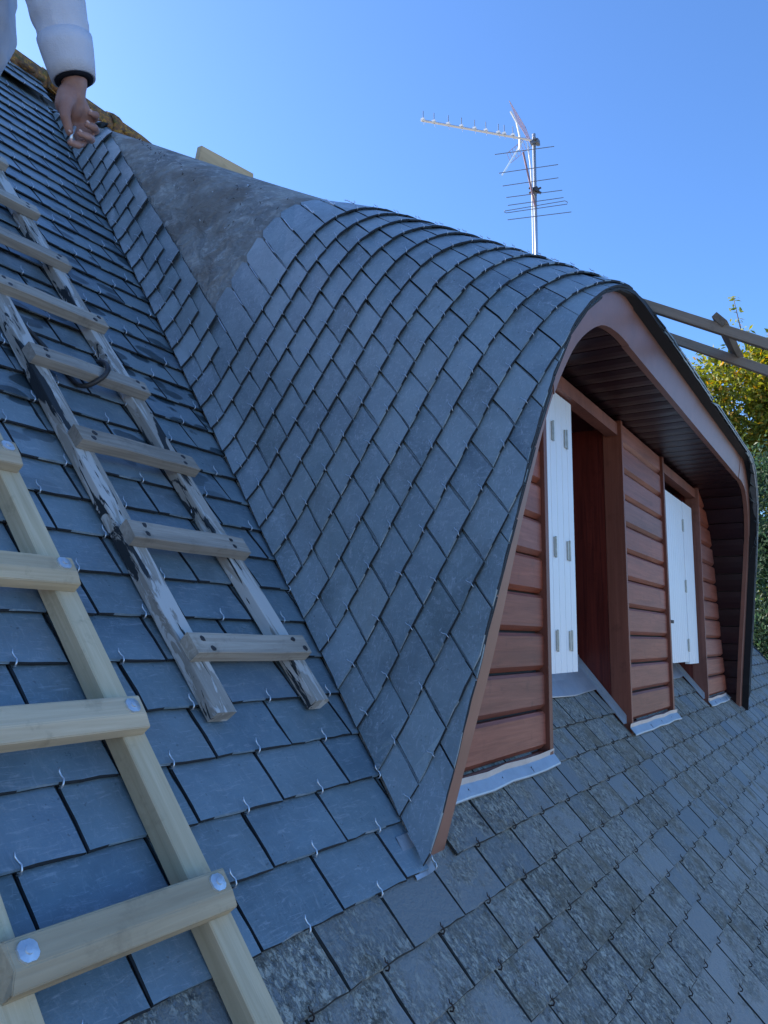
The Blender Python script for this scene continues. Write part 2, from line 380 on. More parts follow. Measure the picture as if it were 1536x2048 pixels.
C_APEX = c_of_u(next(u for u in np.arange(4.0, 5, .005) if ztop(c_of_u(u)) <= -CP+u*SP+.004))

# ------------------------------------------------------------------ ground
bm = bmesh.new(); bmesh.ops.create_grid(bm, x_segments=40, y_segments=40, size=600)
for v in bm.verts: v.co.z = -5.2
gm = bpy.data.meshes.new('unseen_ground'); bm.to_mesh(gm); bm.free(); gm.materials.append(MAT['bounce_ground'])
tag(obj('unseen_ground', gm), kind='structure')

# ------------------------------------------------------------------ house: deck, back slope, walls, ridge
house = thing('slate_roofed_house', 'house with a steep blue grey slate roof filling the picture', 'house', (3.75, 3.9, -5.2))
mb = MB(); mb.box(((X_L+X_R)/2, (U_RIDGE+U_EAVE)/2, -0.06), (X_R-X_L, U_RIDGE-U_EAVE, 0.06)); mb.build('roof_deck', 'deck', house, RF)
ry, rz = roof(0, U_RIDGE).y, roof(0, U_RIDGE).z
ey, ez = roof(0, U_EAVE).y, roof(0, U_EAVE).z
by = 2*ry-ey
mb = MB(); V = [(X_L, ry+0.0, rz-.02), (X_R, ry+0.0, rz-.02), (X_R, by, ez-.02), (X_L, by, ez-.02)]; V += [(a, b, c-.1) for a, b, c in V]
mb.add(V, [(0, 1, 2, 3), (7, 6, 5, 4), (0, 4, 5, 1), (1, 5, 6, 2), (2, 6, 7, 3), (3, 7, 4, 0)]); mb.build('back_slope', 'old', house)
for x in (X_L+0.12, X_R-0.12):
    mb = MB(); pr = [(ey+.35, -5.2), (by-.35, -5.2), (by-.35, ez-.05+.35*SP/CP), (ry, rz-.25), (ey+.35, ez-.05+.35*SP/CP-.1)]
    V = [(x-.1, y, z) for y, z in pr]+[(x+.1, y, z) for y, z in pr]
    mb.add(V, [(4, 3, 2, 1, 0), (5, 6, 7, 8, 9)]+[(i, (i+1) % 5, 5+(i+1) % 5, 5+i) for i in range(5)]); mb.build('gable_wall', 'render', house)
for y in (ey+.45, by-.45):
    mb = MB(); mb.box(((X_L+X_R)/2, y, (ez-5.2)/2), (X_R-X_L-.5, .2, ez+5.2+.2)); mb.build('wall', 'render', house)
# slate edging under the verge
mb = MB(); mb.box((X_R+.012, (U_RIDGE+U_EAVE)/2, -.03), (.02, U_RIDGE-U_EAVE, .10)); mb.build('verge_board', 'deck', house, RF)

# ------------------------------------------------------------------ slate pieces
def clip(poly, f):
    """Sutherland-Hodgman on 2-D points, keep f >= 0"""
    out = []
    for i in range(len(poly)):
        a, b = poly[i], poly[(i+1) % len(poly)]; fa, fb = f(*a), f(*b)
        if fa >= 0: out.append(a)
        if (fa >= 0) != (fb >= 0):
            t = fa/(fa-fb); out.append((a[0]+(b[0]-a[0])*t, a[1]+(b[1]-a[1])*t))
    return out
def area(p): return 0.5*abs(sum(p[i][0]*p[(i+1) % len(p)][1]-p[(i+1) % len(p)][0]*p[i][1] for i in range(len(p))))
def slate_vf(poly, L, th, lift_b, lift_h, rg, jit=0.0014, seg=0.036, mapf=None, detail=True):
    """poly (a, v): v = 0 at the butt, grows up the slope. Chipped, bevelled rim"""
    pts = []
    s = sum(poly[i][0]*poly[(i+1) % len(poly)][1]-poly[(i+1) % len(poly)][0]*poly[i][1] for i in range(len(poly)))
    if s < 0: poly = poly[::-1]
    for i in range(len(poly)):
        a, b = Vector(poly[i]), Vector(poly[(i+1) % len(poly)]); l = (b-a).length
        if l < 1e-5: continue
        k = 1
        if detail and max(a.y, b.y) < L*0.62+1e-6 or (detail and min(a.y, b.y) < 0.01): k = max(1, min(6, int(l/seg)))
        nrm = Vector((b.y-a.y, a.x-b.x)).normalized()
        for q in range(k):
            p = a.lerp(b, q/k+(rg.uniform(-.25, .25)/k if q else 0))
            pts.append(p-nrm*rg.uniform(0, jit*2) if (q or detail) else p)
    cen = sum(pts, Vector((0, 0)))/len(pts)
    def nz(v): return lift_b+(lift_h-lift_b)*min(1, max(0, v/L))
    top, mid, bot = [], [], []
    for p in pts:
        d = (cen-p); d.normalize(); w = rg.uniform(.0008, .0034)
        q = p+d*w
        top.append((q.x, q.y, nz(q.y))); mid.append((p.x, p.y, nz(p.y)-rg.uniform(.3, .75)*th)); bot.append((p.x, p.y, nz(p.y)-th))
    n = len(pts); V = top+mid+bot
    F = [tuple(range(n))]+[(i, n+i, n+(i+1) % n, (i+1) % n) for i in range(n)]+[(n+i, 2*n+i, 2*n+(i+1) % n, n+(i+1) % n) for i in range(n)]
    if mapf: V = [mapf(*v) for v in V]
    return V, F

hook_mb = MB(); hook_mb.tube([(0, -.003, -.006), (0, -.0065, .001), (.0006, -.003, .006), (.0035, .004, .0065), (.002, .011, .0055), (-.0012, .017, .0075), (-.001, .023, .011)], [.0017, .0018, .0018, .0018, .0017, .0017, .0014], 5)
HOOK = hook_mb.build('hook', 'steel', link=False, smooth=True)
hk2 = MB(); hk2.tube([(0, -.003, -.006), (0, -.0075, .001), (.0008, -.003, .0075), (.003, .005, .0075), (-.001, .012, .0070), (-.004, .021, .0125)], [.0022, .0025, .0025, .0022, .0020, .0012], 5)
hk2.tube([(.0005, .002, .006), (.005, .012, .010)], [.0016, .0008], 4)
hk2.V = [(x*.75, y*.75, z*.8) for x, y, z in hk2.V]
OHOOK = hk2.build('old_hook', 'rust', link=False, smooth=True)

# camera test only decides which repeats become single objects and which join the rest
Rinv = CR.inverted()
def seen(p, mg=0.06):
    q = Rinv @ Vector(p)
    if q.z > -.1: return 0
    x, y = q.x/-q.z, q.y/-q.z; k = 1604.07/768
    if abs(x) > .4788*(1+mg) or abs(y) > .6384*(1+mg): return 0
    return 1.0/(-q.z)

SL, TH = 0.32, 0.006
BUTT, HEAD = 0.0095, -0.0195
def base_poly(w, L=SL): return [(-w/2, 0), (w/2, 0), (w/2, L*.93), (w/2-.02, L), (-w/2+.02, L), (-w/2, L*.93)]
def variants(name, mat, w, k):
    out = []
    for i in range(k):
        rg = random.Random(100+i); V, F = slate_vf(base_poly(w-.0026), SL, TH, 0, HEAD-BUTT, rg, 0.0016)
        out.append(mesh(name, V, F, mat, edge=mat+'_edge'))
    return out
NEWV = variants('slate', 'slate', .2335, 9); OLDV = variants('weathered_slate', 'old', .2255, 9)

cands = []      # (score, name, kind, x, j, poly or None)
def xr(u): return 2*XC-xv(u)
WIN = [(2.70, 3.73), (4.635, 5.668)]
for j in range(-16, 40):
    uj = U0+j*DU
    for kind in ('new', 'old'):
        w = .2335 if kind == 'new' else .2255
        x0 = (1.198 if kind == 'new' else 2.349)+(w/2 if j % 2 else 0)
        n0 = int((X_L-x0)/w)-1; n1 = int((X_R-x0)/w)+2
        for n in range(n0, n1):
            x = x0+n*w
            isnew = (j >= 0 and x < xv(uj)+.2)
            if isnew != (kind == 'new'): continue
            if x-w/2 > X_R or x+w/2 < X_L: continue
            poly = [(p[0]+x, p[1]+uj) for p in base_poly(w-.0026)]; cut = False
            if x+w/2 > X_R: poly = clip(poly, lambda a, v: X_R-a); cut = True
            if isnew and uj < 4.72:
                if x+w/2 > xv(uj)-.02:
                    lim = 4.9
                    poly = clip(poly, lambda a, v: (xv(v) if v > .3 else 1.655)-.004-a); cut = True
            elif j >= 1 and uj < 4.75 and not isnew:
                if xv(uj)-.05 < x < xr(uj)+w/2:
                    if x > xr(uj)-w/2: poly = clip(poly, lambda a, v: a-xr(v)-.004); cut = True
                    else:
                        ok = False
                        if uj < .5:
                            for a0, a1 in WIN:
                                if x+w/2 > a0 and x-w/2 < a1:
                                    poly = clip(clip(poly, lambda a, v: a-a0-.03), lambda a, v: a1-.05-a); ok = True; cut = True; break
                            if not ok and j == 1: ok = True
                        if not ok: continue
            if uj+SL > U_RIDGE: poly = clip(poly, lambda a, v: U_RIDGE-.01-v); cut = True
            if len(poly) < 3 or area(poly) < .0012: continue
            pc = roof(x, uj+.05); sc = seen(pc)
            if x > 6.45 or (xv(uj) < x < xr(uj) and uj > .35 and not any(a0 < x < a1 for a0, a1 in WIN)): sc = sc*0.25
            cands.append((sc, kind, x, j, uj, poly if cut else None))
picked = {}
for kind in ('new', 'old'):
    L = sorted((c for c in cands if c[1] == kind and c[0] > 0), key=lambda c: -c[0])[:300]
    picked[kind] = set(id(c) for c in L)
# slates without a hook at the cut ends; two crooked or cracked ones as in the picture
rest = MB(); rest_old = MB(); rest_hook = MB(); rest_ohook = MB()
for c in cands:
    sc, kind, x, j, uj, poly = c
    rg = random.Random(int(x*1000)*77+j); lift = rg.uniform(0, .0022)
    top_old = uj > 4.42 and kind == 'new'
    if top_old: lift += .028
    rot = Matrix.Rotation(rg.uniform(-.004, .004), 4, 'Z')
    M4 = RF @ Matrix.Translation((x, uj, BUTT+lift)) @ rot
    hooked = poly is None or any(abs(p[0]-x) < .01 for p in poly) or (min(p[0] for p in poly) < x-.03 and max(p[0] for p in poly) > x+.03)
    hm = HOOK if kind == 'new' else OHOOK
    HM = RF @ Matrix.Translation((x+rg.uniform(-.004, .004), uj, BUTT+lift)) @ Matrix.Rotation(rg.uniform(-.15, .15), 4, 'Z')
    if id(c) in picked[kind]:
        if poly is None: m = rg.choice(NEWV if kind == 'new' else OLDV)
        else:
            V, F = slate_vf([(a-x, v-uj) for a, v in poly], SL, TH, 0, HEAD-BUTT, rg, .0013); m = mesh('slate' if kind == 'new' else 'weathered_slate', V, F, 'slate' if kind == 'new' else 'old', edge='slate_edge' if kind == 'new' else 'old_edge')
        o = obj('slate' if kind == 'new' else 'weathered_slate', m, house, M4)
        if hooked: obj('hook', hm, o, HM)
    else:
        pl = [(a-x, v-uj) for a, v in (poly or [(p[0]+x, p[1]+uj) for p in base_poly(.23 if kind == 'new' else .222)])]
        V, F = slate_vf(pl, SL, TH, 0, HEAD-BUTT, rg, .0008, detail=False); Ml = Matrix.Translation((x, uj, BUTT+lift)) @ rot
        (rest if kind == 'new' else rest_old).add([Ml @ Vector(v) for v in V], F)
        if sc > 0 and hooked:
            Hl = RF.inverted() @ HM; (rest_hook if kind == 'new' else rest_ohook).add([Hl @ v.co for v in hm.vertices], [tuple(p.vertices) for p in hm.polygons])
tag(obj('outer_slates', mesh('outer_slates', rest.V, rest.F, 'slate', edge='slate_edge'), house, RF), kind='stuff')
tag(obj('outer_weathered_slates', mesh('outer_weathered_slates', rest_old.V, rest_old.F, 'old', edge='old_edge'), house, RF), kind='stuff')
if rest_hook.V: tag(rest_hook.build('outer_hooks', 'steel', house, RF), kind='stuff')
if rest_ohook.V: tag(rest_ohook.build('outer_weathered_hooks', 'rust', house, RF), kind='stuff')

# ridge tiles
for i in range(30):
    x = X_L+i*.46
    if x > X_R-.1: break
    rg = random.Random(900+i); mb = MB(); n = 10; V = []; F = []; rows = [(0, .125), (.05, .128), (.25, .117), (.44, .112), (.475, .112)]
    for q, (dx, r) in enumerate(rows):
        for k in range(n+1):
            a = math.pi*(-.12+1.24*k/n); rr = r*rg.uniform(.95, 1.08)
            V.append((x+dx, ry-rr*1.0*math.cos(a), rz-.055+rr*math.sin(a)*.95+rg.uniform(-.004, .004)))
    V += [(v[0], ry+(v[1]-ry)*.86, rz-.055+(v[2]-rz+.055)*.86) for v in V[:]]
    m1 = len(rows)*(n+1)
    for q in range(len(rows)-1):
        for k in range(n):
            a = q*(n+1)+k; F.append((a, a+1, a+n+2, a+n+1)); F.append((m1+a, m1+a+n+1, m1+a+n+2, m1+a+1))
    for k in range(n):
        F.append((k, m1+k, m1+k+1, k+1)); e = (len(rows)-1)*(n+1)+k; F.append((e, e+1, m1+e+1, m1+e))
    o = mb.add(V, F).build('ridge_tile', 'ridge', house, smooth=True)
    mm = MB()
    for q in range(7):
        mm.ico((x+rg.uniform(0, .46), ry-.125+rg.uniform(-.012, .012), rz-.075+rg.uniform(-.02, .02)), (rg.uniform(.02, .05), rg.uniform(.012, .024), rg.uniform(.012, .028)), sub=1)
    if rg.random() < .7: mm.ico((x+rg.uniform(0, .1), ry, rz+.065), (rg.uniform(.05, .09), .06, rg.uniform(.018, .035)), sub=2)
    mm.build('mortar', 'ridge', o, smooth=True)

# ------------------------------------------------------------------ dormer
dormer = thing('dormer', 'wide curved slate dormer with red brown boarded front and two windows', 'dormer', roof(XC, .2))
# shell under the slates
cs = np.linspace(c_of_u(.12), C_APEX, 90); V = []; F = []; nn = len(RG)
for c in cs:
    S = section(c)[:-1]; row = [tuple(p) for p in S]+[(2*XC-p[0], p[1], p[2]) for p in S[::-1]]; V += row
W_ = 2*nn
for i in range(len(cs)-1):
    for k in range(W_-1): F.append((i*W_+k, i*W_+k+1, (i+1)*W_+k+1, (i+1)*W_+k))
shell_m = mesh('roof_shell', V, F, 'membrane', True)
bm = bmesh.new(); bm.from_mesh(shell_m)
pn = Vector((0, 1, TF)).normalized()
bmesh.ops.bisect_plane(bm, geom=bm.verts[:]+bm.edges[:]+bm.faces[:], plane_co=(0, YF+.012, ZF), plane_no=pn, clear_inner=True)
bmesh.ops.recalc_face_normals(bm, faces=bm.faces[:])
up = sum((f.normal.z for f in bm.faces))
if up < 0: bmesh.ops.reverse_faces(bm, faces=bm.faces[:])
bm.to_mesh(shell_m); bm.free(); shell_m.polygons.foreach_set('use_smooth', [True]*len(shell_m.polygons))
obj('roof_shell', shell_m, dormer)

BD = .029; DC = C_B*DU; SHIFT = 0.003
def fas(c, a, ov=.035):
    p = dorm(c, a); return p.y-(YF-TF*(p.z-ZF))+ov
N_FULL = 14
dcount = 0; top_stuff = MB()
def dmap(cj, j):
    def f(a, v, n):
        c = cj+v/DU*DC*1.0
        aa = a-SHIFT*v/DU; p = dorm(c, max(aa, .002)); return p+dorm_n(c, max(aa, .012))*n
    return f
heads = []
for j in range(0, 37):
    uj = U0+j*DU; cj = c_of_u(uj); S, d = sec_arc(cj); amax = d[-1]
    WD = .118+.032*max(0, 1-j/7)+(.03 if j == 0 else 0); off = (WD/2 if j % 2 else 0)+.02
    a0 = off-math.floor(off/WD)*WD-WD        # first boundary <= 0
    edges = []; a = a0
    while a < amax+WD: edges.append(a); a += WD
    full = j <= N_FULL
    lim = amax if full else (.165 if j % 2 else .245)+rnd.uniform(-.02, .02)
    if not full and j > 33: lim *= .8
    q = 0
    while q < len(edges)-1:
        s, e = edges[q], edges[q+1]; q += 1
        if e < .01: continue
        if e < .05 and q < len(edges)-1: e = edges[q+1]; q += 1
        s = max(s, .004)
        if s > lim: break
        if not full:
            if e > lim+.05: e = lim
            if e-s < .035: continue
        on_top = s > amax*0.0+[d[-2]][0]+.15
        g = .0007
        L = SL*.98
        poly = [(s+g, 0), (e-g, 0), (e-g+SHIFT*0, L*.90), (e-g-.016, L), (s+g+.016, L), (s+g, L*.90)]
        # work in (a, v) where a is measured on the butt's own course
        poly = [(max(p[0], SHIFT*p[1]/DU+.004), p[1]) for p in poly]
        dense = []
        if j < 9:
            for i in range(len(poly)):
                A_, B_ = poly[i], poly[(i+1) % len(poly)]
                for t in range(8): dense.append((A_[0]+(B_[0]-A_[0])*t/8, A_[1]+(B_[1]-A_[1])*t/8))
        else: dense = poly
        def trimmed(o0):
            def ff(a_, v_):
                c_, aa_ = cj+v_/DU*DC, max(a_-SHIFT*v_/DU, .002)
                w_ = min(1, max(0, (aa_-sec_arc(c_)[1][-2]+.15)/.5)) if o0 is None else 0
                return fas(c_, aa_, (.028+.022*w_) if o0 is None else o0)
            pl = clip(dense, ff) if j < 9 else poly
            out = []
            for p in pl:                                   # drop needless points again
                if len(out) >= 2:
                    (x1, y1), (x2, y2) = out[-2], out[-1]
                    if abs((x2-x1)*(p[1]-y1)-(y2-y1)*(p[0]-x1)) < 2e-6: out[-1] = p; continue
                out.append(p)
            return out
        rg = random.Random(5000+j*50+q); lf = rg.uniform(0, .0025)
        pr_ = trimmed(.055)
        if len(pr_) >= 3 and area(pr_) > .0012:            # far half, hidden from here: one joined piece
            V, F = slate_vf(pr_, SL, .0070, BD+lf, .003, rg, .0018, mapf=dmap(cj, j), detail=False)
            top_stuff.add([(2*XC-v[0], v[1], v[2]) for v in V], [f[::-1] for f in F])
        poly = trimmed(None)
        if len(poly) < 3 or area(poly) < .0009: continue
        V, F = slate_vf(poly, SL, .0070, BD+lf, .003, rg, .0018, mapf=dmap(cj, j))
        if on_top: top_stuff.add(V, F); continue
        o = obj('slate', mesh('slate', V, F, 'dslate', edge='slate_edge'), dormer); dcount += 1
        # hook at the middle of the butt
        am = .5*(s+e); 
        if fas(cj, am, -.01) > 0 and am > .02 and (e-s) > .06:
            p = dorm(cj, am); nrm = dorm_n(cj, am); tv = (dorm(cj+.01, max(am-SHIFT*.01/DC, .003))-p).normalized(); tv = (tv-nrm*tv.dot(nrm)).normalized(); tx = tv.cross(nrm)
            HMt = Matrix((tx, tv, nrm)).transposed().to_4x4(); HMt.translation = p+nrm*(BD+lf)
            HMt = HMt @ Matrix.Rotation(rg.uniform(-.35, .35), 4, 'Z') @ Matrix.Diagonal((.75, rg.uniform(.7, .95), .8, 1))
            obj('hook', HOOK, o, HMt)
        if j in (N_FULL, N_FULL-1): heads.append((cj, s, e, j))
tag(top_stuff.build('top_slates', 'dslate', dormer), kind='stuff')
# long hooks waiting on the last laid course
wire = MB(); wire.tube([(0, .05, .004), (0, .03, .006), (0, -.03, .005), (0, -.05, .004), (.002, -.056, .010), (.001, -.047, .013)], .0019, 5)
WIRE = wire.build('waiting_hook', 'steel', link=False, smooth=True)
for cj, s, e, j in heads:
    if j != N_FULL: continue
    c2 = cj+DC*1.55; a2 = max(s-SHIFT*1.55, .01)
    if a2 < .1: continue
    p = dorm(c2, a2); nrm = dorm_n(c2, a2); tv = (dorm(c2+.01, a2)-p).normalized(); tv = (tv-nrm*tv.dot(nrm)).normalized(); tx = tv.cross(nrm)
    H = Matrix((tx, tv, nrm)).transposed().to_4x4(); H.translation = p+nrm*.016
    obj('waiting_hook', WIRE, dormer, H)
# nail heads, torn nibs left in the membrane
nib = MB(); nib.tube([(0, 0, 0), (.004, .006, .008), (.003, .016, .010)], [.0022, .0022, .001], 5); nib.V = [(x*.7, y*.7, z*.5) for x, y, z in nib.V]; NIB = nib.build('nail', 'rust', link=False)
nib2 = MB(); nib2.tube([(0, 0, 0), (.003, .004, .006), (.002, .012, .007)], [.0022, .0022, .0012], 5); nib2.V = [(x*.7, y*.7, z*.5) for x, y, z in nib2.V]; NIB2 = nib2.build('nail', 'steel', link=False)
for i in range(70):
    rg = random.Random(300+i); u = rg.uniform(2.15, 4.0); c = c_of_u(u); S, d = sec_arc(c); a = rg.uniform(.38, max(.39, d[-2]*.72))
    if a < .36: continue
    p = dorm(c, a); nrm = dorm_n(c, a); q = nrm.to_track_quat('Z', 'Y').to_matrix().to_4x4() @ Matrix.Rotation(rg.uniform(0, 6.3), 4, 'Z'); q.translation = p
    obj('nail', NIB if rg.random() < .7 else NIB2, dormer, q)

# fascia: outer edge follows the shell, inner edge leaves a band
def fas_outer():
    out = []
    for z in list(np.linspace(-.50, .9, 24))+list(np.linspace(.93, 1.198, 16)):
        y = YF-TF*(z-ZF); c = y+KC*z; u = u_of_c(c); zvv = -CP+u*SP; r = (z-zvv)/(ztop(c)-zvv)
        if r >= .999: break
        x = xv(u)+(ztop(c)-zvv)*np.interp(r, RG[:, 0], RG[:, 1]); out.append((XC-x, z))
    return out
OUT = [(h+.004 if z > -.3 else h, z-.002) for h, z in fas_outer()]
INN_K = [(2.405, -.50), (2.345, -.33), (2.292, -.18), (2.233, 0), (2.172, .26), (2.115, .47), (2.065, .63), (1.99, .77), (1.88, .90), (1.70, 1.008), (1.52, 1.045), (1.36, 1.05)]
INN = [tuple(p) for p in catmull(INN_K, 4)]
ZTOPF = 1.196
def resample(pl, n):
    A = np.array(pl); d = np.r_[0, np.cumsum(np.linalg.norm(np.diff(A, axis=0), axis=1))]; t = np.linspace(0, d[-1], n); return [(np.interp(q, d, A[:, 0]), np.interp(q, d, A[:, 1])) for q in t]
OUTF = OUT+[(1.36, ZTOPF)]
NS = 44
oR, iR = resample(OUTF, NS), resample(INN, NS)
def yfas(z): return YF-TF*(z-ZF)
def band(idx, sgn, name='fascia_board', dy=.0):
    mb = MB(); V = []; F = []
    for k in idx:
        for (h, z) in (oR[k], iR[k]):
            for t in (0, .026): V.append((XC-sgn*h, yfas(z)+t+dy, z))
    n = len(idx)
    for i in range(n-1):
        a = i*4; b = a+4
        F += [(a, b, b+2, a+2), (a+1, a+3, b+3, b+1), (a, a+1, b+1, b), (a+2, b+2, b+3, a+3)]
    F += [(0, 2, 3, 1), (4*n-4, 4*n-3, 4*n-1, 4*n-2)]
    if sgn < 0: F = [f[::-1] for f in F]
    return mb.add(V, F).build(name, 'fascia', dormer)
ks = next(k for k in range(NS) if iR[k][1] > .66)
for sgn in (1, -1):
    band(list(range(0, ks+1)), sgn); band(list(range(ks, NS)), sgn, dy=-.003)
mb = MB(); V = []
for x in (XC-1.357, XC+1.357):
    for z in (ZTOPF, 1.05):
        for t in (0, .026): V.append((x, yfas(z)+t, z))
mb.add(V, [(0, 4, 6, 2), (1, 3, 7, 5), (0, 1, 5, 4), (2, 6, 7, 3), (0, 2, 3, 1), (4, 5, 7, 6)]).build('fascia_board', 'fascia', dormer)
# added black strip standing in for the shadow under the overhanging slates
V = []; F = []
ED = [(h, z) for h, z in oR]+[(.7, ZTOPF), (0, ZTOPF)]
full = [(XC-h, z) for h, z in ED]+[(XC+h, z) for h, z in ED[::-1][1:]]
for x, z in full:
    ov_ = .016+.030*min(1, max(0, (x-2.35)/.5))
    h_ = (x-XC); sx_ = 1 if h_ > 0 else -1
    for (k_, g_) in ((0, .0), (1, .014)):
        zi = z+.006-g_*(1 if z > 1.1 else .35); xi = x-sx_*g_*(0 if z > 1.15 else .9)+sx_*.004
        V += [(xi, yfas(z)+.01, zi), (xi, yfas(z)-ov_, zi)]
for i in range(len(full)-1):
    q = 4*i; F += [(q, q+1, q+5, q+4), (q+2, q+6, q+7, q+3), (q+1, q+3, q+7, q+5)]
MB().add(V, F).build('eave_shadow_strip', 'black', dormer)
# soffit and side lining boards: each board a strip between fascia and cladding
inn_full = [(XC-h, z) for h, z in iR]+[(XC+h, z) for h, z in iR[::-1]]
A = np.array(inn_full); dd = np.r_[0, np.cumsum(np.linalg.norm(np.diff(A, axis=0), axis=1))]
nb = int(dd[-1]/.128)
for i in range(nb):
    s0, s1 = dd[-1]*i/nb+.0035, dd[-1]*(i+1)/nb-.0035
    pts = [(np.interp(t, dd, A[:, 0]), np.interp(t, dd, A[:, 1])) for t in np.linspace(s0, s1, 4)]
    mb = MB(); V = []; F = []
    for k, (x, z) in enumerate(pts):
        t_ = np.array(pts[min(k+1, 3)])-np.array(pts[max(k-1, 0)]); t_ = t_/np.linalg.norm(t_); nx, nz_ = -t_[1], t_[0]      # outwards of the opening
        off = .006 if k in (0, 3) else .0
        a = (x+nx*off, z+nz_*off); b = (x+nx*.02, z+nz_*.02)
        V += [(a[0], yfas(z)+.027, a[1]), (a[0], 1.0, a[1]), (b[0], yfas(z)+.027, b[1]), (b[0], 1.0, b[1])]
    for k in range(3):
        q = 4*k; F += [(q, q+1, q+5, q+4), (q+2, q+6, q+7, q+3), (q, q+4, q+6, q+2), (q+1, q+3, q+7, q+5)]
    F += [(0, 2, 3, 1), (12, 13, 15, 14)]
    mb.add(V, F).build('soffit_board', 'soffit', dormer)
# dark backing behind the board joints
mb = MB(); V = []; F = []
for (x, z) in inn_full:
    h = x-XC; V += [(XC+h*1.012, yfas(z)+.03, z+(.022 if z > .9 else .0)), (XC+h*1.012, 1.3, z+(.022 if z > .9 else 0))]
for i in range(len(inn_full)-1): F.append((2*i, 2*i+1, 2*i+3, 2*i+2))
mb.add(V, F).build('soffit_backing', 'deck', dormer)

# cladding: each board clipped to its panel
def hw_in(z):
    zs = [p[1] for p in iR]; hs = [p[0] for p in iR]; return float(np.interp(z, zs, hs))
Z0C, DZC = .027-3*.1295, .1295
PANELS = [('L', None, 2.665), ('M', 3.755, 4.615), ('R', 5.70, None)]
for nm, xa, xb in PANELS:
    for k in range(-1, 12):
        za = Z0C+k*DZC; zb = min(za+DZC, 1.045)
        if zb-za < .03: continue
        def lim(z, side):
            h = hw_in(z)-.002
            return (XC-h if xa is None else xa) if side == 0 else (XC+h if xb is None else xb)
        zg0, zg1 = za+.004, zb-.004
        prof = [(0.016, zg0), (.004, zg0+.012), (.0, zg0+.016), (.0, zg1-.010), (.008, zg1), (.03, zg1), (.03, zg0)]
        V = []; n = len(prof)
        for side in (0, 1):
            for dy, z in prof: V.append((lim(z, side), Y_FAC+dy, z))
        if V[0][0] > V[n][0]-.02 or V[3][0] > V[n+3][0]-.02: continue
        F = [(i, (i+1) % n, n+(i+1) % n, n+i) for i in range(n)]+[tuple(range(n-1, -1, -1)), tuple(range(n, 2*n))]
        # keep it above the roof
        V = [(x, y, max(z, -CP+SP*((y-SP)/CP)-.06)) for x, y, z in V]
        MB().add(V, F).build('cladding_board', 'clad', dormer)
# dark sheathing behind the cladding gaps
for nm, xa, xb in PANELS:
    V = []; zs = list(np.linspace(-.47, 1.04, 14))
    for z in zs:
        h = hw_in(z)-.002; V += [((XC-h if xa is None else xa-.0), Y_FAC+.031, z), ((XC+h if xb is None else xb+.0), Y_FAC+.031, z)]
    F = [(2*i, 2*i+1, 2*i+3, 2*i+2) for i in range(len(zs)-1)]
    MB().add(V, F).build('sheathing', 'deck', dormer)
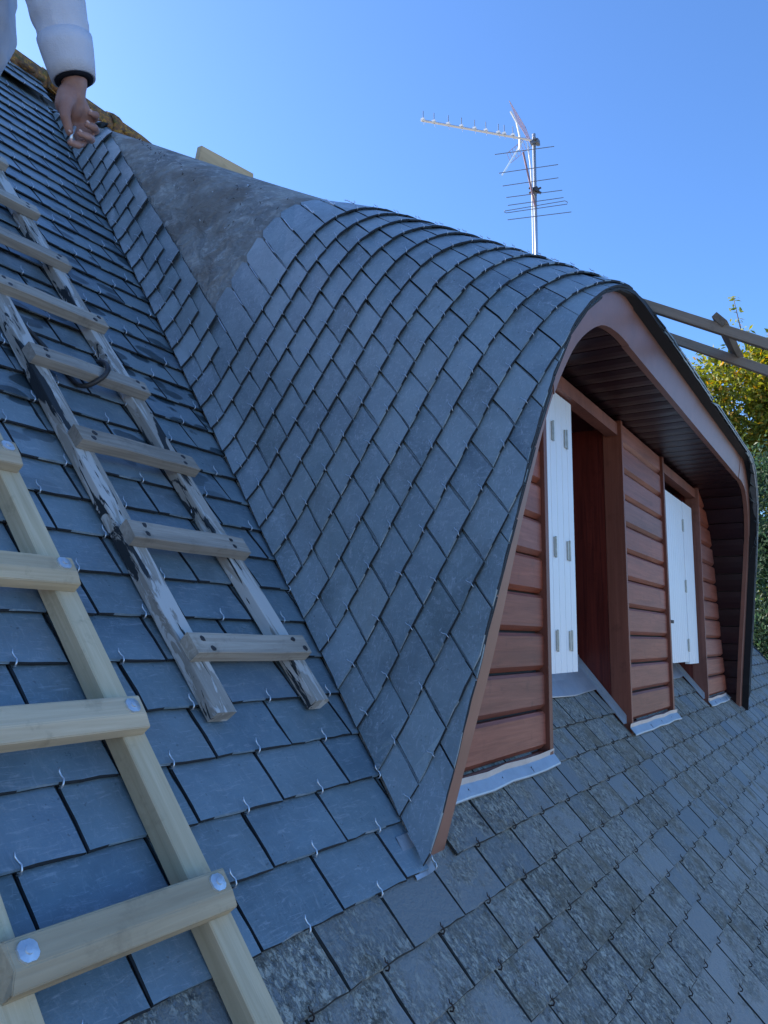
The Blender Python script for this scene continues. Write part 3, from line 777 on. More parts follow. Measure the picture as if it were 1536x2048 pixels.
# trim posts either side of the windows, jamb boards going back into the recess
def rz_at(y): return -CP+SP*((y-SP)/CP)
for wi, (wa, wb) in enumerate(WIN):
    for side, x, xo in ((0, wa, wa-.036), (1, wb, wb+.026)):
        x0, x1 = min(x, xo), max(x, xo)
        V = []; 
        for xx in (x0, x1):
            V += [(xx, Y_FAC-.014, rz_at(Y_FAC)-.03), (xx, Y_FAC+.075, rz_at(Y_FAC+.075)-.03), (xx, Y_FAC+.075, 1.035), (xx, Y_FAC-.014, 1.035)]
        MB().add(V, [(0, 1, 2, 3), (7, 6, 5, 4), (0, 4, 5, 1), (1, 5, 6, 2), (2, 6, 7, 3), (3, 7, 4, 0)]).build('window_trim', 'trim', dormer, bevel=.002)
        V = []; xj0, xj1 = (x-.022, x-.002) if side == 0 else (x+.002, x+.022)
        ys = (Y_FAC+.076, 1.30)
        for xx in (xj0, xj1): V += [(xx, ys[0], rz_at(ys[0])-.02), (xx, ys[1], rz_at(ys[1])-.02), (xx, ys[1], 1.02), (xx, ys[0], 1.02)]
        MB().add(V, [(0, 1, 2, 3), (7, 6, 5, 4), (0, 4, 5, 1), (1, 5, 6, 2), (2, 6, 7, 3), (3, 7, 4, 0)]).build('jamb_board', 'jamb', dormer)
        # folded zinc soaker at the foot of the jamb
        mb = MB(); xs_ = (x+.004, x+.05) if side == 0 else (x-.05, x-.004)
        V = []
        for u in (.345, .70):
            for n_ in (.010, .014): V += [RF @ Vector((xs_[0], u, n_)), RF @ Vector((xs_[1], u, n_))]
        mb.add(V, [(0, 1, 5, 4), (2, 6, 7, 3), (0, 2, 3, 1), (4, 5, 7, 6), (0, 4, 6, 2), (1, 3, 7, 5)])
        xw = x+.004 if side == 0 else x-.004
        V = []
        for u in (.345, .70):
            for dx in (0, .003 if side == 0 else -.003):
                b_ = RF @ Vector((xw+dx, u, .012)); V += [b_, b_+Vector((0, 0, .035))]
        mb.add(V, [(0, 1, 5, 4), (2, 6, 7, 3), (0, 4, 6, 2), (1, 3, 7, 5), (0, 2, 3, 1), (4, 5, 7, 6)])
        mb.build('soaker', 'zinc', dormer)
    # head board of the opening
    mb = MB(); mb.box(((wa+wb)/2, Y_FAC+.03, .992), (wb-wa-.004, .055, .058)); mb.build('window_head', 'trim', dormer)
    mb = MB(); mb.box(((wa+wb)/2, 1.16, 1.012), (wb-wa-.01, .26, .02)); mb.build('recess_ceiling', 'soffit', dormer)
    # zinc apron below the window
    mb = MB(); V = []; xs_ = np.linspace(wa+.06, wb-.055, 7)
    for u, n_ in ((.53, .012), (.60, .016), (.66, .020), (.70, .055)):
        for x in xs_: V.append(RF @ Vector((x, u+(.006*math.sin(x*9) if u < .55 else 0), n_+.003*math.sin(x*13+u*20))))
    k7 = 7; nV = len(V); V += [v-Vector((0, 0, .004)) for v in V]
    F = [(r*k7+q, r*k7+q+1, (r+1)*k7+q+1, (r+1)*k7+q) for r in range(3) for q in range(6)]
    F += [tuple(nV+i for i in f[::-1]) for f in F]+[(q+1, q, nV+q, nV+q+1) for q in range(6)]
    mb.add(V, F).build('apron_flashing', 'zinc', dormer)
    # window behind
    wz0 = rz_at(1.26)+.05
    fr = MB(); 
    for x in (wa+.03, wb-.03, (wa+wb)/2): fr.box((x, 1.262, (wz0+1.0)/2), (.06, .05, 1.0-wz0))
    for z in (wz0+.03, .97): fr.box(((wa+wb)/2, 1.263, z), (wb-wa-.002, .046, .06))
    win = fr.build('window', 'frame', dormer)
    for sx in (-1, 1):
        g = MB(); g.box(((wa+wb)/2+sx*(wb-wa)/4, 1.268, (wz0+1.0)/2), ((wb-wa)/2-.08, .01, .9-wz0)); g.build('pane', 'glass', win)
    bk = MB(); bk.box(((wa+wb)/2, 1.34, .4), (wb-wa+.1, .02, 1.4)); bk.build('backing', 'deck', win)

# shutter leaves of white plastic boards with hinge plates
def shutter(x0, x1, y, z0, z1, ribs, hinges, label, slot=False, rotz=0.0, pivot=None):
    n = max(2, int((x1-x0)/(ribs))); mb = MB(); pr = []
    for i in range(n):
        a = x0+(x1-x0)*i/n; b = x0+(x1-x0)*(i+1)/n
        pr += [(a+.0015, .0035), (a+.004, 0), (b-.004, 0), (b-.0015, .0035)]
    prof = [(x, y+d) for x, d in pr]+[(x1, y+.028), (x0, y+.028)]
    m = len(prof); V = [(x, yy, z0) for x, yy in prof]+[(x, yy, z1) for x, yy in prof]
    F = [(i, (i+1) % m, m+(i+1) % m, m+i) for i in range(m)]+[tuple(range(m-1, -1, -1)), tuple(range(m, 2*m))]
    piv = Vector(pivot or (x0, y, 0)); R = Matrix.Translation(piv) @ Matrix.Rotation(rotz, 4, 'Z') @ Matrix.Translation(-piv)
    V = [R @ Vector(v) for v in V]
    o = mb.add(V, F).build('shutter', 'white', dormer); o['label'] = label
    for hx, hz, w in hinges:
        h = MB(); h.box((hx, y-.003, hz), (w, .006, .072)); h.tube([(hx+w*.5, y-.006, hz-.04), (hx+w*.5, y-.006, hz+.04)], .0045, 6)
        h.V = [R @ Vector(v) for v in h.V]; h.build('hinge', 'hinge', o)
    if slot:
        h = MB(); h.box((x0+.16, y-.001, .115), (.14, .004, .018)); h.V = [R @ Vector(v) for v in h.V]; h.build('pull_slot', 'rust', o)
    return o
hz3 = (.775, .335, -.005)
shutter(2.715, 3.112, 1.0, -.118, .955, .066, [(hx, z_, w) for z_ in (.79, .345, -.0) for hx, w in ((2.865, .012), (3.020, .022))], 'smooth white shutter leaf in the near window')
shutter(4.665, 5.30, 1.0, -.120, .885, .05, [(5.285, z_, .014) for z_ in (.73, .345, -.02)], 'ribbed white shutter leaf in the far window', slot=True)
shutter(5.307, 5.605, .997, -.135, .885, .05, [], 'narrow end leaf of the far shutter')
# zinc strips under the cladding panels
for a, b in ((XC-2.30, 2.705), (3.70, 4.68), (5.66, XC+2.24)):
    mb = MB(); V = []; xs_ = np.linspace(a, b, 7)
    for u, n_ in ((.279, .0165), (.283, .018), (.318, .018), (.330, .03)):
        for x in xs_: V.append(RF @ Vector((x, u+.003*math.sin(x*17), n_+.001*math.sin(x*31))))
    F = [(r*7+q, r*7+q+1, (r+1)*7+q+1, (r+1)*7+q) for r in range(3) for q in range(6)]
    nV = len(V); V += [v-Vector((0, -.001, .003)) for v in V]; F += [tuple(nV+i for i in f[::-1]) for f in F]+[(q+1, q, nV+q, nV+q+1) for q in range(6)]
    mb.add(V, F).build('base_flashing', 'zinc', dormer)
# bent zinc end at the foot of the valley
mb = MB(); V = [(1.585, .165, .006), (1.640, .165, .006), (1.650, .262, .006), (1.60, .262, .006), (1.646, .165, .022), (1.656, .262, .022)]
V = [RF @ Vector(v) for v in V]; mb.add(V, [(0, 1, 2, 3), (1, 4, 5, 2)]); nV = len(V); mb.add([v-Vector((0, 0, .002)) for v in V], [(3, 2, 1, 0), (2, 5, 4, 1)]); mb.build('valley_flashing', 'zinc', dormer)

# ------------------------------------------------------------------ ladders lying on the roof
def jit_box(mb, c, d, rg, segs=6, axis=1, j=.0012, M=None):
    """a sawn batten with slightly uneven faces: box extruded along the axis with chamfered edges"""
    h = [t/2 for t in d]; oth = [a for a in range(3) if a != axis]; ch = min(d[oth[0]], d[oth[1]])*.05
    a0, a1 = h[oth[0]], h[oth[1]]
    pr = [(-a0+ch, -a1), (a0-ch, -a1), (a0, -a1+ch), (a0, a1-ch), (a0-ch, a1), (-a0+ch, a1), (-a0, a1-ch), (-a0, -a1+ch)]
    V = []; F = []
    for s in range(segs+1):
        t = -h[axis]+2*h[axis]*s/segs; jx, jy = rg.uniform(-j, j), rg.uniform(-j, j)
        for p in pr:
            v = [0, 0, 0]; v[axis] = t+(rg.uniform(-.003, .003) if s in (0, segs) else 0); v[oth[0]] = p[0]+jx; v[oth[1]] = p[1]+jy
            V.append(Vector(v)+Vector(c))
    for s in range(segs):
        for k in range(8): F.append((s*8+k, s*8+(k+1) % 8, (s+1)*8+(k+1) % 8, (s+1)*8+k))
    F += [tuple(range(7, -1, -1)), tuple(segs*8+k for k in range(8))]
    if M is not None: V = [M @ v for v in V]
    mb.add(V, F); return mb
def piece(name, mat, parent, c, d, axis, rg, rot=0.0, segs=6):
    """roof-frame batten: own origin in its middle so the grain follows it"""
    mb = MB(); jit_box(mb, (0, 0, 0), d, rg, segs, axis)
    m = mesh(name, mb.V, mb.F, mat); bmm = bmesh.new(); bmm.from_mesh(m); bmesh.ops.recalc_face_normals(bmm, faces=bmm.faces[:]); bmm.to_mesh(m); bmm.free()
    return obj(name, m, parent, RF @ Matrix.Translation(c) @ Matrix.Rotation(rot, 4, 'Z'))
rg = random.Random(11)
lad1 = thing('roof_ladder', 'old wooden roof ladder with peeling white and black paint on the slates', 'ladder', roof(1.38, .59, .0))
SLT = .010
u1, u2 = .598, 3.85
piece('rail', 'oldU', lad1, (1.246, (u1+u2)/2, SLT+.0165), (.056, u2-u1, .033), 1, rg, segs=10)
piece('rail', 'oldU', lad1, (1.575, (u1+u2)/2, SLT+.0165), (.052, u2-u1-.01, .033), 1, rg, segs=10)
for i, u in enumerate((.748, 1.074, 1.390, 1.712, 2.033, 2.366, 2.686, 3.014, 3.33, 3.65)):
    o = piece('rung', 'oldw', lad1, (1.412+rg.uniform(-.006, .006), u, SLT+.033+.0155), (.388+rg.uniform(-.01, .01), .054, .031), 0, rg, rg.uniform(-.014, .014))
    for sx in (-1, 1):
        for q in range(2):
            h = MB(); hx, hu = 1.412+sx*(.150+rg.uniform(-.012, .02)), u+(-.012 if q else .013)+rg.uniform(-.004, .004)
            V = [(hx+.0075*math.cos(t)*rg.uniform(.7, 1.2), hu+.0075*math.sin(t)*rg.uniform(.7, 1.2), SLT+.0650) for t in np.linspace(0, 6.283, 9)[:-1]]; V = V+[(v[0], v[1], SLT+.058) for v in V]
            h.add(V, [tuple(range(8))]+[(k, 8+k, 8+(k+1) % 8, (k+1) % 8) for k in range(8)]); h.build('nail_hole', 'iron', o, RF)
lad2 = thing('pine_roof_ladder', 'newer pine roof ladder with round bolt heads at the lower left', 'ladder', roof(.8, -.1, 0))
v1, v2 = -.42, 1.72
piece('rail', 'pineU', lad2, (.986, (v1+v2)/2, SLT+.0205), (.050, v2-v1, .041), 1, rg, segs=10)
piece('rail', 'pineU', lad2, (.644, (v1+v2)/2, SLT+.0205), (.050, v2-v1, .041), 1, rg, segs=10)
for u in (-.055, .268, .594, .919, 1.244, 1.57):
    mb = MB(); d = (.380, .060, .034); hx = d[0]/2
    pr = [(-.030, -.017), (.030, -.017), (.030, .014), (.027, .017), (-.008, .017), (-.030, .007)]     # rung with a planed slope on its lower side
    V = [(s*(hx-(.006 if q in (3, 4) else 0)), p[0], p[1]) for s in (-1, 1) for q, p in enumerate(pr)]; F = [tuple(range(5, -1, -1)), tuple(range(6, 12))]+[(k, (k+1) % 6, 6+(k+1) % 6, 6+k) for k in range(6)]
    bmm = bmesh.new(); m = mesh('rung', V, F, 'pine'); bmm.from_mesh(m); bmesh.ops.recalc_face_normals(bmm, faces=bmm.faces[:]); bmesh.ops.bevel(bmm, geom=bmm.edges[:], offset=.0014, segments=2, affect='EDGES', clamp_overlap=True); bmm.to_mesh(m); bmm.free()
    o = obj('rung', m, lad2, RF @ Matrix.Translation((.814, u, SLT+.041+.017)) @ Matrix.Rotation(rg.uniform(-.008, .008), 4, 'Z'))
    for bx in (.652, .975):
        h = MB(); V = []; n = 16
        for rr, zz in ((.0150, .0), (.0145, .003), (.006, .0045), (.0055, .0065), (.002, .007)):
            for k in range(n):
                rq = rr*(0.9 if (k % 4 == 0 and rr > .01) else 1); V.append((bx+rq*math.cos(k*6.2832/n), u+.009+rq*math.sin(k*6.2832/n), SLT+.075+zz))
        F = [(r*n+k, r*n+(k+1) % n, (r+1)*n+(k+1) % n, (r+1)*n+k) for r in range(4) for k in range(n)]+[tuple(4*n+k for k in range(n))]
        h.add(V, F).build('bolt_head', 'bolt', o, RF)
# iron hook round the old ladder's rung
hk = thing('iron_hook', 'dark curved iron hook gripping a rung of the old ladder', 'hook', roof(1.36, 1.70, .0))
HOOKP = lambda L: [tuple(q) for q in catmull([(x+.035, u+.045, n*.72) for x, u, n in L], 4)]
mb = MB(); mb.tube([roof(*p) for p in HOOKP([(1.335, 1.735, .016), (1.345, 1.70, .014), (1.352, 1.655, .024), (1.362, 1.632, .055), (1.385, 1.635, .102), (1.405, 1.658, .124), (1.418, 1.69, .122), (1.424, 1.72, .106), (1.424, 1.735, .088)])], .0072, 8); mb.build('hook_bar', 'iron', hk, smooth=True)
mb = MB(); mb.tube([roof(*p) for p in HOOKP([(1.335, 1.735, .016), (1.29, 1.83, .024), (1.245, 1.905, .03), (1.205, 1.955, .032)])], [.0072]*4+[.0065]*4+[.005]*4+[.003], 8); mb.build('hook_tail', 'iron', hk, smooth=True)
mb = MB(); ringp = [(1.360+.018*math.cos(t), 1.787+.018*math.sin(t), .024) for t in np.linspace(0, 6.283, 14)]; mb.tube([roof(*p) for p in ringp], .006, 6); mb.build('eye', 'iron', hk, smooth=True)

# ------------------------------------------------------------------ ladder over the dormer top, reaching out past the eave
lad3 = thing('brown_ladder', 'brown wooden ladder lying over the dormer top and reaching out past its edge', 'ladder', (3.22, .66, 1.24))
th = math.atan(ST); LF = Matrix(((1, 0, 0, 0), (0, math.cos(th), -math.sin(th), .66), (0, math.sin(th), math.cos(th), 1.208+.016), (0, 0, 0, 1)))
for x in (3.035, 3.415):
    mb = MB(); jit_box(mb, (0, 0, 0), (.030, 2.9, .036), rg, 10, 1); m = mesh('rail', mb.V, mb.F, 'brownw'); obj('rail', m, lad3, LF @ Matrix.Translation((x, .2, .050)))
for i in range(4):
    mb = MB(); mb.add(*(lambda q: (q.V, q.F))(jit_box(MB(), (0, 0, 0), (.43, .055, .024), rg, 3, 0))); m = mesh('rung', mb.V, mb.F, 'brownX'); obj('rung', m, lad3, LF @ Matrix.Translation((3.225, -.95+i*.70, .078)) @ Matrix.Rotation(.35, 4, 'X'))

# raw wood offcut standing behind the swell of the roof
oc = MB(); V = []
for y in (0, .03): V += [(-.20, y, -.12), (.27, y, -.12), (.235, y, .150), (-.155, y, .100)]
oc.add(V, [(0, 1, 2, 3), (7, 6, 5, 4), (0, 4, 5, 1), (1, 5, 6, 2), (2, 6, 7, 3), (3, 7, 4, 0)])
oco = oc.build('wood_offcut', 'ply', None, Matrix.Translation((2.80, 2.69, 2.318)) @ Matrix.Rotation(math.radians(-1), 4, 'Y'), bevel=.002)
tag(oco, 'pale raw wood offcut standing behind the crest of the dormer roof', 'wood')

# ------------------------------------------------------------------ television antenna on the far gable
ant = thing('television_antenna', 'television antenna on a slim metal mast beyond the dormer roof', 'antenna', (10.42, 3.82, 2.9))
AX, AY = 10.42, 3.80
mb = MB(); mb.tube([(AX, AY, 2.9), (AX, AY, 7.42)], .026, 12); mast = mb.build('mast', 'alu', ant, smooth=True)
camR = Vector((0.51819, -0.85521, 0.01004)); camF = Vector((0.84394, 0.51319, 0.15622)); upv = Vector((0, 0, 1))
DEP = 11.65; px = DEP/1604.07
def ap(dx, dy, df=0.0):        # offsets from the mast head in photo-sized steps, turned into metres across and up
    return Vector((AX, AY, 7.33))+camR*(dx*px)+upv*(-dy*px)+camF*df
mb = MB(); mb.tube([ap(3, 3), ap(-232, -25, -.25)], .017, 6); boom = mb.build('boom', 'alu', ant)
for dx in (-228, -206, -177, -150, -123, -100, -74, -62, -44):
    t = (-dx)/232; b = ap(dx, -25*t, -.25*t); mb = MB(); mb.tube([b-upv*.02, b+upv*.155], .0055, 5); mb.tube([b-upv*.07+camR*.02, b], .003, 4); mb.build('director', 'alud', ant)
    mb = MB(); mb.box(b+upv*.016, (.05, .05, .03)); mb.build('clip', 'cable', ant)
mb = MB(); mb.tube([ap(-49, -56, -.1), ap(-36, -35, -.05), ap(-29, -8), ap(-29, 12), ap(-30, 22)], .016, 6); mb.build('dipole_arm', 'cable', ant)
mb = MB(); mb.tube([ap(-24, 4), ap(-40, 32, .05), ap(-64, 72, .1)], .012, 6); mb.build('reflector_arm', 'alu', ant)
for s in range(2):                                                   # grid reflector, two angled wings
    mb = MB()
    A0, B0 = (ap(-8, -2), ap(-35, -82, .25)) if s == 0 else (ap(-8, 2), ap(-44, 18, .35))
    sp = camR*(.26)+camF*.30-upv*.44
    for q in range(9):
        a = A0.lerp(B0, q/8); mb.tube([a-(sp*.30 if s == 0 else sp*.15), a+(sp*.30 if s == 0 else sp*.12)], .0032, 4)
    for k in (-.3, .3): mb.tube([A0+sp*k*(1 if s == 0 else .45), B0+sp*k*(1 if s == 0 else .45)], .004, 4)
    mb.build('reflector_grid', 'redrod', ant)
mb = MB(); mb.box(ap(2, 6), (.09, .12, .06)); mb.box(ap(5, 4), (.20, .04, .03)); mb.build('clamp', 'alud', ant)
mb = MB(); mb.box(Vector((AX, AY, 7.33))-upv*(112*px), (.10, .10, .06)); mb.tube([ap(-12, 106), ap(12, 118)], .02, 5); mb.tube([ap(-12, 118), ap(12, 106)], .015, 5); mb.build('clamp', 'iron', ant)
mb = MB(); mb.tube([ap(-24, 32, -.06), ap(-2, 150, -.06)], .015, 6); mb.build('second_boom', 'redrod', ant)
for (x0, y0, x1, y1) in ((-82, 37, 39, 19), (-74, 78, 46, 59), (-67, 106, 46, 88), (-60, 131, 53, 115), (-57, 148, 55, 131), (-58, 179, 70, 162)):
    mb = MB(); mb.tube([ap(x0, y0, -.06), ap(x1, y1, -.06)], .0058, 5); mb.build('element', 'alud', ant)
mb = MB(); lp = [ap(-63, 160, -.06), ap(58, 138, -.06), ap(63, 141, -.06), ap(62, 145, -.06), ap(-60, 164, -.06), ap(-64, 162, -.06), ap(-63, 159, -.06)]; mb.tube(lp, .0055, 5); mb.build('folded_dipole', 'alud', ant)
mb = MB(); cb = [ap(-14, 8, -.03), ap(-12, 30, -.03), ap(-9, 60, -.03), ap(-7, 110, -.03), ap(-7, 180, -.03), ap(-7, 260, -.03), ap(-6, 420, -.03)]; mb.tube(cb, .011, 6); mb.build('cable', 'cable', ant, smooth=True)

# ------------------------------------------------------------------ trees beyond the gable
def tree(name, label, base, h, crown, leaf, nleaf, size, seed, mat, spray=()):
    rg = random.Random(seed); t = thing(name, label, 'tree', base); base = Vector(base)
    mb = MB(); cc = Vector(crown[0][0]); 
    mb.tube([base, base+Vector((.1, 0, h*.25)), base.lerp(cc, .6), cc], [.22, .18, .12, .06], 8)
    for (c, r, w) in crown: mb.tube([base.lerp(cc, .45), base.lerp(Vector(c), .72)+Vector((rg.uniform(-.2, .2), rg.uniform(-.2, .2), 0)), Vector(c)+Vector((0, 0, r[2]*.3))], [.07, .045, .015], 5)
    for s in spray: mb.tube([Vector(q) for q in s], [.02]+[.011]*(len(s)-2)+[.004], 5)
    mb.build('trunk', 'bark', t, smooth=True)
    V = []; F = []; tot = sum(w for _, _, w in crown)
    def leafq(p, s):
        n = Vector((rg.gauss(0, 1), rg.gauss(0, 1), rg.gauss(.5, 1))).normalized(); a = n.orthogonal().normalized(); a = Quaternion(n, rg.uniform(0, 6.28)) @ a; b = n.cross(a)
        k = len(V); s2 = s*rg.uniform(.6, 1.3)
        V.extend([p-a*s2, p+b*s2*.42+n*s2*.12, p+a*s2, p-b*s2*.42+n*s2*.12]); F.append((k, k+1, k+2)); F.append((k, k+2, k+3))
    for (c, r, w) in crown:
        m = int(nleaf*w/tot); c = Vector(c); nc = max(12, m//38)
        for q in range(nc):
            d = Vector((rg.gauss(0, 1), rg.gauss(0, 1), rg.gauss(0, 1))).normalized(); rad = rg.uniform(.35, 1.0)**.55*rg.uniform(.86, 1.12)
            cl = c+Vector((d.x*r[0], d.y*r[1], d.z*r[2]))*rad; cr = rg.uniform(.12, .30)
            for i in range(38): leafq(cl+Vector((rg.gauss(0, cr*.55), rg.gauss(0, cr*.55), rg.gauss(0, cr*.45))), size)
    for s in spray:
        P_ = [Vector(q) for q in s]
        for i in range(60):
            k = rg.randrange(len(P_)-1); p = P_[k].lerp(P_[k+1], rg.random()); leafq(p+Vector((rg.gauss(0, .05), rg.gauss(0, .06), rg.gauss(0, .05))), size*.9)
    o = obj('crown', mesh('crown', V, F, mat), t); return t
tree('broadleaf_tree', 'tall yellow green tree catching the sun behind the brown ladder', (15.6, 1.2, -5.2), 9,
     [((15.1, 2.75, 4.25), (.8, .5, .85), 1.6), ((15.2, 1.9, 4.1), (1.3, 1.0, 1.1), 3), ((15.0, .9, 4.5), (1.2, .8, .85), 2.5), ((15.2, 2.6, 3.3), (1.0, .65, 1.3), 2.5), ((15.0, .1, 4.0), (1.3, .9, 1.6), 2), ((15.5, 1.4, 2.6), (1.6, 1.3, 1.3), 2.5), ((15.8, .6, .8), (1.6, 1.6, 1.9), 2)],
     'leafA', 46000, .060, 3, 'leafA',
     spray=[[(15.3, 1.6, 4.3), (15.2, 1.62, 5.2), (15.1, 1.70, 5.7), (15.1, 1.78, 6.25)], [(15.3, 2.2, 3.6), (15.2, 2.5, 4.3), (15.1, 2.7, 4.8)], [(15.2, 2.0, 4.0), (15.1, 2.2, 4.9), (15.1, 2.35, 5.25)], [(15.2, .9, 4.9), (15.1, 1.0, 5.5), (15.1, 1.1, 5.9)], [(15.2, 2.6, 3.4), (15.1, 2.9, 4.0), (15.1, 3.0, 4.35)]])
tree('evergreen_shrub', 'dark blue green evergreen at the right edge beyond the dormer', (13.2, .8, -5.2), 7,
     [((13.0, 1.15, 1.9), (.8, .70, .95), 2), ((13.2, .3, 1.5), (1.0, .9, 1.3), 3), ((13.3, 1.25, .6), (1.0, .85, 1.2), 3), ((13.3, .9, -1.0), (1.2, 1.4, 1.7), 3)], 'leafB', 44000, .048, 5, 'leafB')

# ------------------------------------------------------------------ person standing on the pine ladder, arm reaching down
person = thing('person', 'person in a pale sweatshirt and dark trousers reaching down with one hand', 'person', (.812, 1.60, .39))
def union(name, parts, mat, voxel, smooth_it=2, parent=None):
    """capsule chains melted into one continuous surface"""
    mb = MB()
    for P_, R_ in parts:
        P_ = [Vector(p) for p in P_]
        mb.tube(P_, list(R_), 12)
        for p, r in zip(P_, R_): mb.ico(p, r*1.0, sub=2)
    m = mesh(name+'_raw', mb.V, mb.F, mat); o = bpy.data.objects.new(name+'_raw', m); C.objects.link(o)
    md = o.modifiers.new('r', 'REMESH'); md.mode = 'VOXEL'; md.voxel_size = voxel; md.use_smooth_shade = True
    if smooth_it: s = o.modifiers.new('s', 'SMOOTH'); s.factor = .5; s.iterations = smooth_it
    dg = bpy.context.evaluated_depsgraph_get(); m2 = bpy.data.meshes.new_from_object(o.evaluated_get(dg)); m2.name = name
    bpy.data.objects.remove(o); m2.materials.clear(); m2.materials.append(MAT[mat]); m2.polygons.foreach_set('use_smooth', [True]*len(m2.polygons))
    return obj(name, m2, parent)
HIP, NECK, SHR, SHL = (.785, 1.60, 1.234), (.70, 1.545, 1.80), (.795, 1.405, 1.70), (.610, 1.70, 1.74)
ELB, WRI = (.862, 1.335, 1.345), (.935, 1.320, 1.117)
fingers = [  # palm faces the camera, thumb on the left, fingers curled towards it
    ([WRI, (.938, 1.328, 1.092), (.947, 1.340, 1.066)], [.0235, .026, .022]),
    ([(.928, 1.326, 1.090), (.922, 1.328, 1.062)], [.022, .020]),
    ([(.960, 1.330, 1.084), (.970, 1.342, 1.060)], [.017, .015]),
    ([(.924, 1.322, 1.076), (.914, 1.314, 1.050), (.915, 1.313, 1.026), (.930, 1.316, 1.002)], [.018, .0135, .0105, .0085]),   # thumb
    ([(.971, 1.332, 1.083), (.983, 1.310, 1.064), (.970, 1.292, 1.056), (.955, 1.290, 1.050)], [.0105, .0085, .0078, .0066]),   # little finger curled in
    ([(.977, 1.342, 1.066), (.989, 1.314, 1.040), (.971, 1.294, 1.029), (.952, 1.293, 1.024)], [.0110, .0090, .0080, .0068]),
    ([(.969, 1.347, 1.054), (.983, 1.319, 1.018), (.961, 1.298, 1.004), (.940, 1.298, .999)], [.0112, .0092, .0082, .0070]),
    ([(.957, 1.349, 1.050), (.970, 1.330, 1.006), (.948, 1.312, .983), (.929, 1.310, .977)], [.0112, .0092, .0082, .0070]),
]
HEADC = (.735, 1.50, 1.955)
body_parts = fingers+[
    ([SHR, ELB, (.905, 1.327, 1.22), WRI], [.050, .040, .036, .026]),
    ([HIP, (.77, 1.585, 1.42), (.715, 1.56, 1.62), (.702, 1.55, 1.72)], [.125, .115, .13, .10]),
    ([SHR, (.702, 1.552, 1.73), SHL], [.055, .085, .055]), ([NECK, HEADC], [.055, .075]),
    ([(HEADC[0], HEADC[1], HEADC[2]+.03), (HEADC[0]+.012, HEADC[1]-.035, HEADC[2]-.035), (HEADC[0]+.018, HEADC[1]-.05, HEADC[2]-.075)], [.088, .078, .045]),
    ([(HEADC[0]+.025, HEADC[1]-.105, HEADC[2]-.005), (HEADC[0]+.03, HEADC[1]-.125, HEADC[2]-.03)], [.012, .015]),
    ([(HEADC[0]+.088, HEADC[1]+.02, HEADC[2]-.01), (HEADC[0]+.09, HEADC[1]+.025, HEADC[2]+.015)], [.013, .016]), ([(HEADC[0]-.088, HEADC[1]-.01, HEADC[2]-.01), (HEADC[0]-.09, HEADC[1]-.005, HEADC[2]+.015)], [.013, .016]),
    ([SHL, (.54, 1.66, 1.47), (.56, 1.50, 1.28)], [.05, .04, .028]), ([(.56, 1.50, 1.28), (.57, 1.45, 1.23)], [.032, .026]),
    ([(.765, 1.59, 1.18), (.76, 1.58, .82), (.77, 1.58, .47)], [.08, .06, .042]), ([(.70, 1.67, 1.18), (.70, 1.62, .84), (.68, 1.64, .50)], [.085, .06, .042]),
]
for i in range(4): body_parts.append(([(.575+.012*i, 1.44-.004*i, 1.215), (.585+.014*i, 1.40-.004*i, 1.17), (.59+.014*i, 1.395, 1.135)], [.010, .0092, .008]))
body_parts.append(([(.59, 1.47, 1.24), (.63, 1.44, 1.21)], [.012, .009]))
union('body', body_parts, 'skin', .0033, 2, person)
FD = (Vector(WRI)-Vector(ELB)).normalized(); CUFF0 = Vector(WRI)-FD*.060
swm = [([SHR, tuple(Vector(SHR).lerp(Vector(ELB), .55)), ELB, tuple(Vector(ELB).lerp(Vector(WRI), .35)), tuple(CUFF0)], [.078, .070, .064, .060, .0485]),
       ([(.775, 1.61, 1.215), (.795, 1.60, 1.29), (.775, 1.585, 1.42), (.715, 1.56, 1.62), (.702, 1.55, 1.73)], [.135, .155, .152, .155, .12]),
       ([SHR, (.702, 1.552, 1.75), SHL], [.075, .105, .075]), ([SHL, (.54, 1.66, 1.47), (.558, 1.52, 1.305)], [.074, .062, .048]),
       ([(.715, 1.62, 1.80), (.70, 1.60, 1.84)], [.07, .06])]
sw = union('sweatshirt', swm, 'sweat', .0075, 2, person)
from mathutils import noise as mnoise
nv = len(sw.data.vertices); co = np.empty(nv*3); no = np.empty(nv*3); sw.data.vertices.foreach_get('co', co); sw.data.vertices.foreach_get('normal', no)
co = co.reshape(-1, 3); no = no.reshape(-1, 3); dsp = np.empty(nv)
for i in range(nv):
    x, y, z = co[i]; f1 = mnoise.noise(Vector((x*14+z*9, y*14, z*26-x*8))); f2 = mnoise.noise(Vector((x*38+5, y*38, z*60))); dsp[i] = .0050*max(-.3, f1)+.0018*f2
sw.data.vertices.foreach_set('co', (co+no*dsp[:, None]).ravel())
sw.data.update()
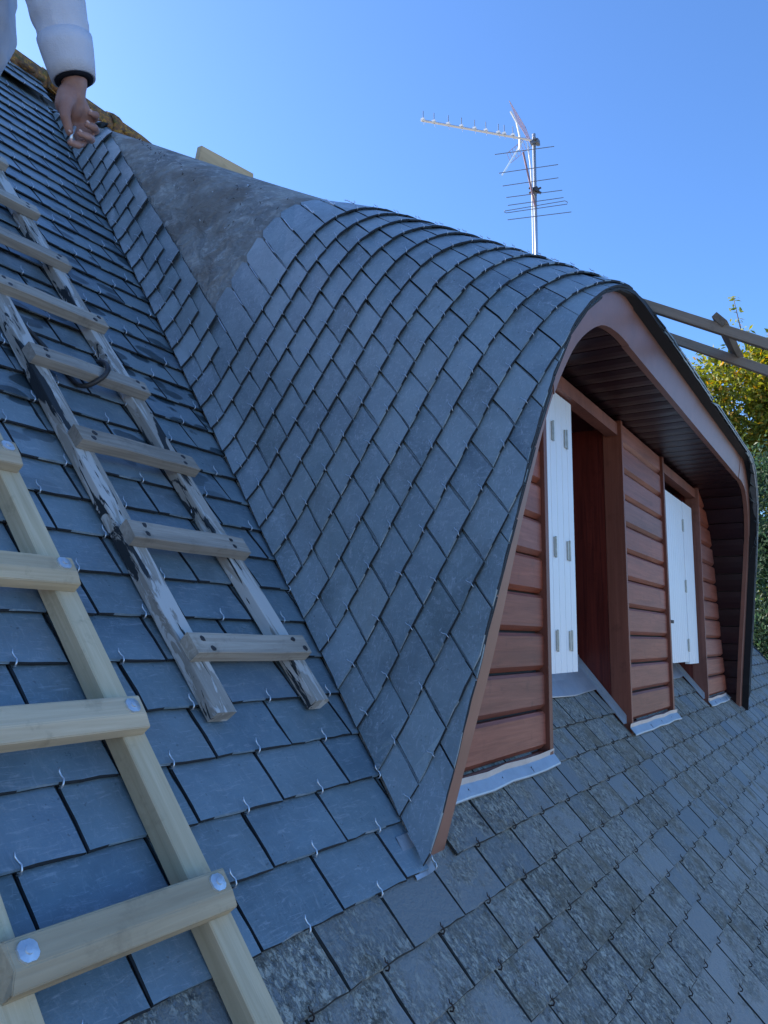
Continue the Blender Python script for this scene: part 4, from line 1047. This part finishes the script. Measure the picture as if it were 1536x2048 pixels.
def ring_tube(p0, p1, r0, r1, t, n=28):
    """open cuff with thickness"""
    d = (p1-p0).normalized(); a = d.orthogonal().normalized(); b = d.cross(a); V = []; F = []
    rows = [(0, r0-.004), (0, r0), (.3, (r0*.7+r1*.3)+.001), (.7, (r0*.3+r1*.7)+.001), (1, r1), (1.0, r1-t), (.3, r0-t-.002)]
    for f_, r in rows:
        for k in range(n): V.append(p0.lerp(p1, f_)+(a*math.cos(6.2832*k/n)+b*math.sin(6.2832*k/n))*r)
    for q in range(len(rows)-1):
        for k in range(n): F.append((q*n+k, q*n+(k+1) % n, (q+1)*n+(k+1) % n, (q+1)*n+k))
    return V, F
V, F = ring_tube(Vector(WRI)-FD*.088, Vector(WRI)-FD*.006, .0545, .0435, .006); obj('cuff', mesh('cuff', V, F, 'sweat', True), sw)
V, F = ring_tube(Vector(WRI)-FD*.05, Vector(WRI)-FD*.002, .0395, .0375, .012); obj('under_sleeve', mesh('under_sleeve', V, F, 'navy', True), person)
union('trousers', [([(.755, 1.62, 1.12), (.765, 1.61, 1.20)], [.130, .13]), ([(.765, 1.59, 1.12), (.76, 1.58, .82), (.77, 1.58, .50)], [.098, .08, .065]), ([(.70, 1.67, 1.12), (.70, 1.62, .84), (.68, 1.64, .52)], [.105, .08, .065])], 'jeans', .010, 2, person)
for fx, fy, fz in ((.77, 1.58, .465), (.68, 1.64, .53)):
    union('boot', [([(fx, fy, fz+.06), (fx, fy-.005, fz-.02), (fx, fy+.06, fz-.005)], [.05, .045, .04]), ([(fx, fy-.01, fz-.02), (fx, fy+.12, fz+.01)], [.04, .036])], 'shoe', .010, 2, person)
hm = [([(HEADC[0]-.01, HEADC[1]+.02, HEADC[2]+.055), (HEADC[0]-.02, HEADC[1]+.045, HEADC[2]-.02)], [.082, .062])]
union('hair', hm, 'hair', .009, 2, person)
for (x, y, z) in ((.953, 1.286, 1.053), (.950, 1.288, 1.027), (.938, 1.293, 1.002), (.927, 1.305, .980), (.926, 1.310, 1.000)):
    nm_ = MB(); nm_.ico((x, y, z), (.0042, .0022, .0032), sub=2); nm_.build('fingernail', 'nailm', person, smooth=True)
# steel hook held between thumb and fingers
pin = MB(); pin.tube([(.938, 1.312, 1.018), (.934, 1.313, 1.000), (.930, 1.314, .978)], .0035, 6); po = pin.build('slate_hook', 'steel', None, None, True)
tag(po, 'small steel slate hook held between thumb and fingers', 'hook')
print('dormer slates', dcount, 'objects', len(bpy.data.objects))
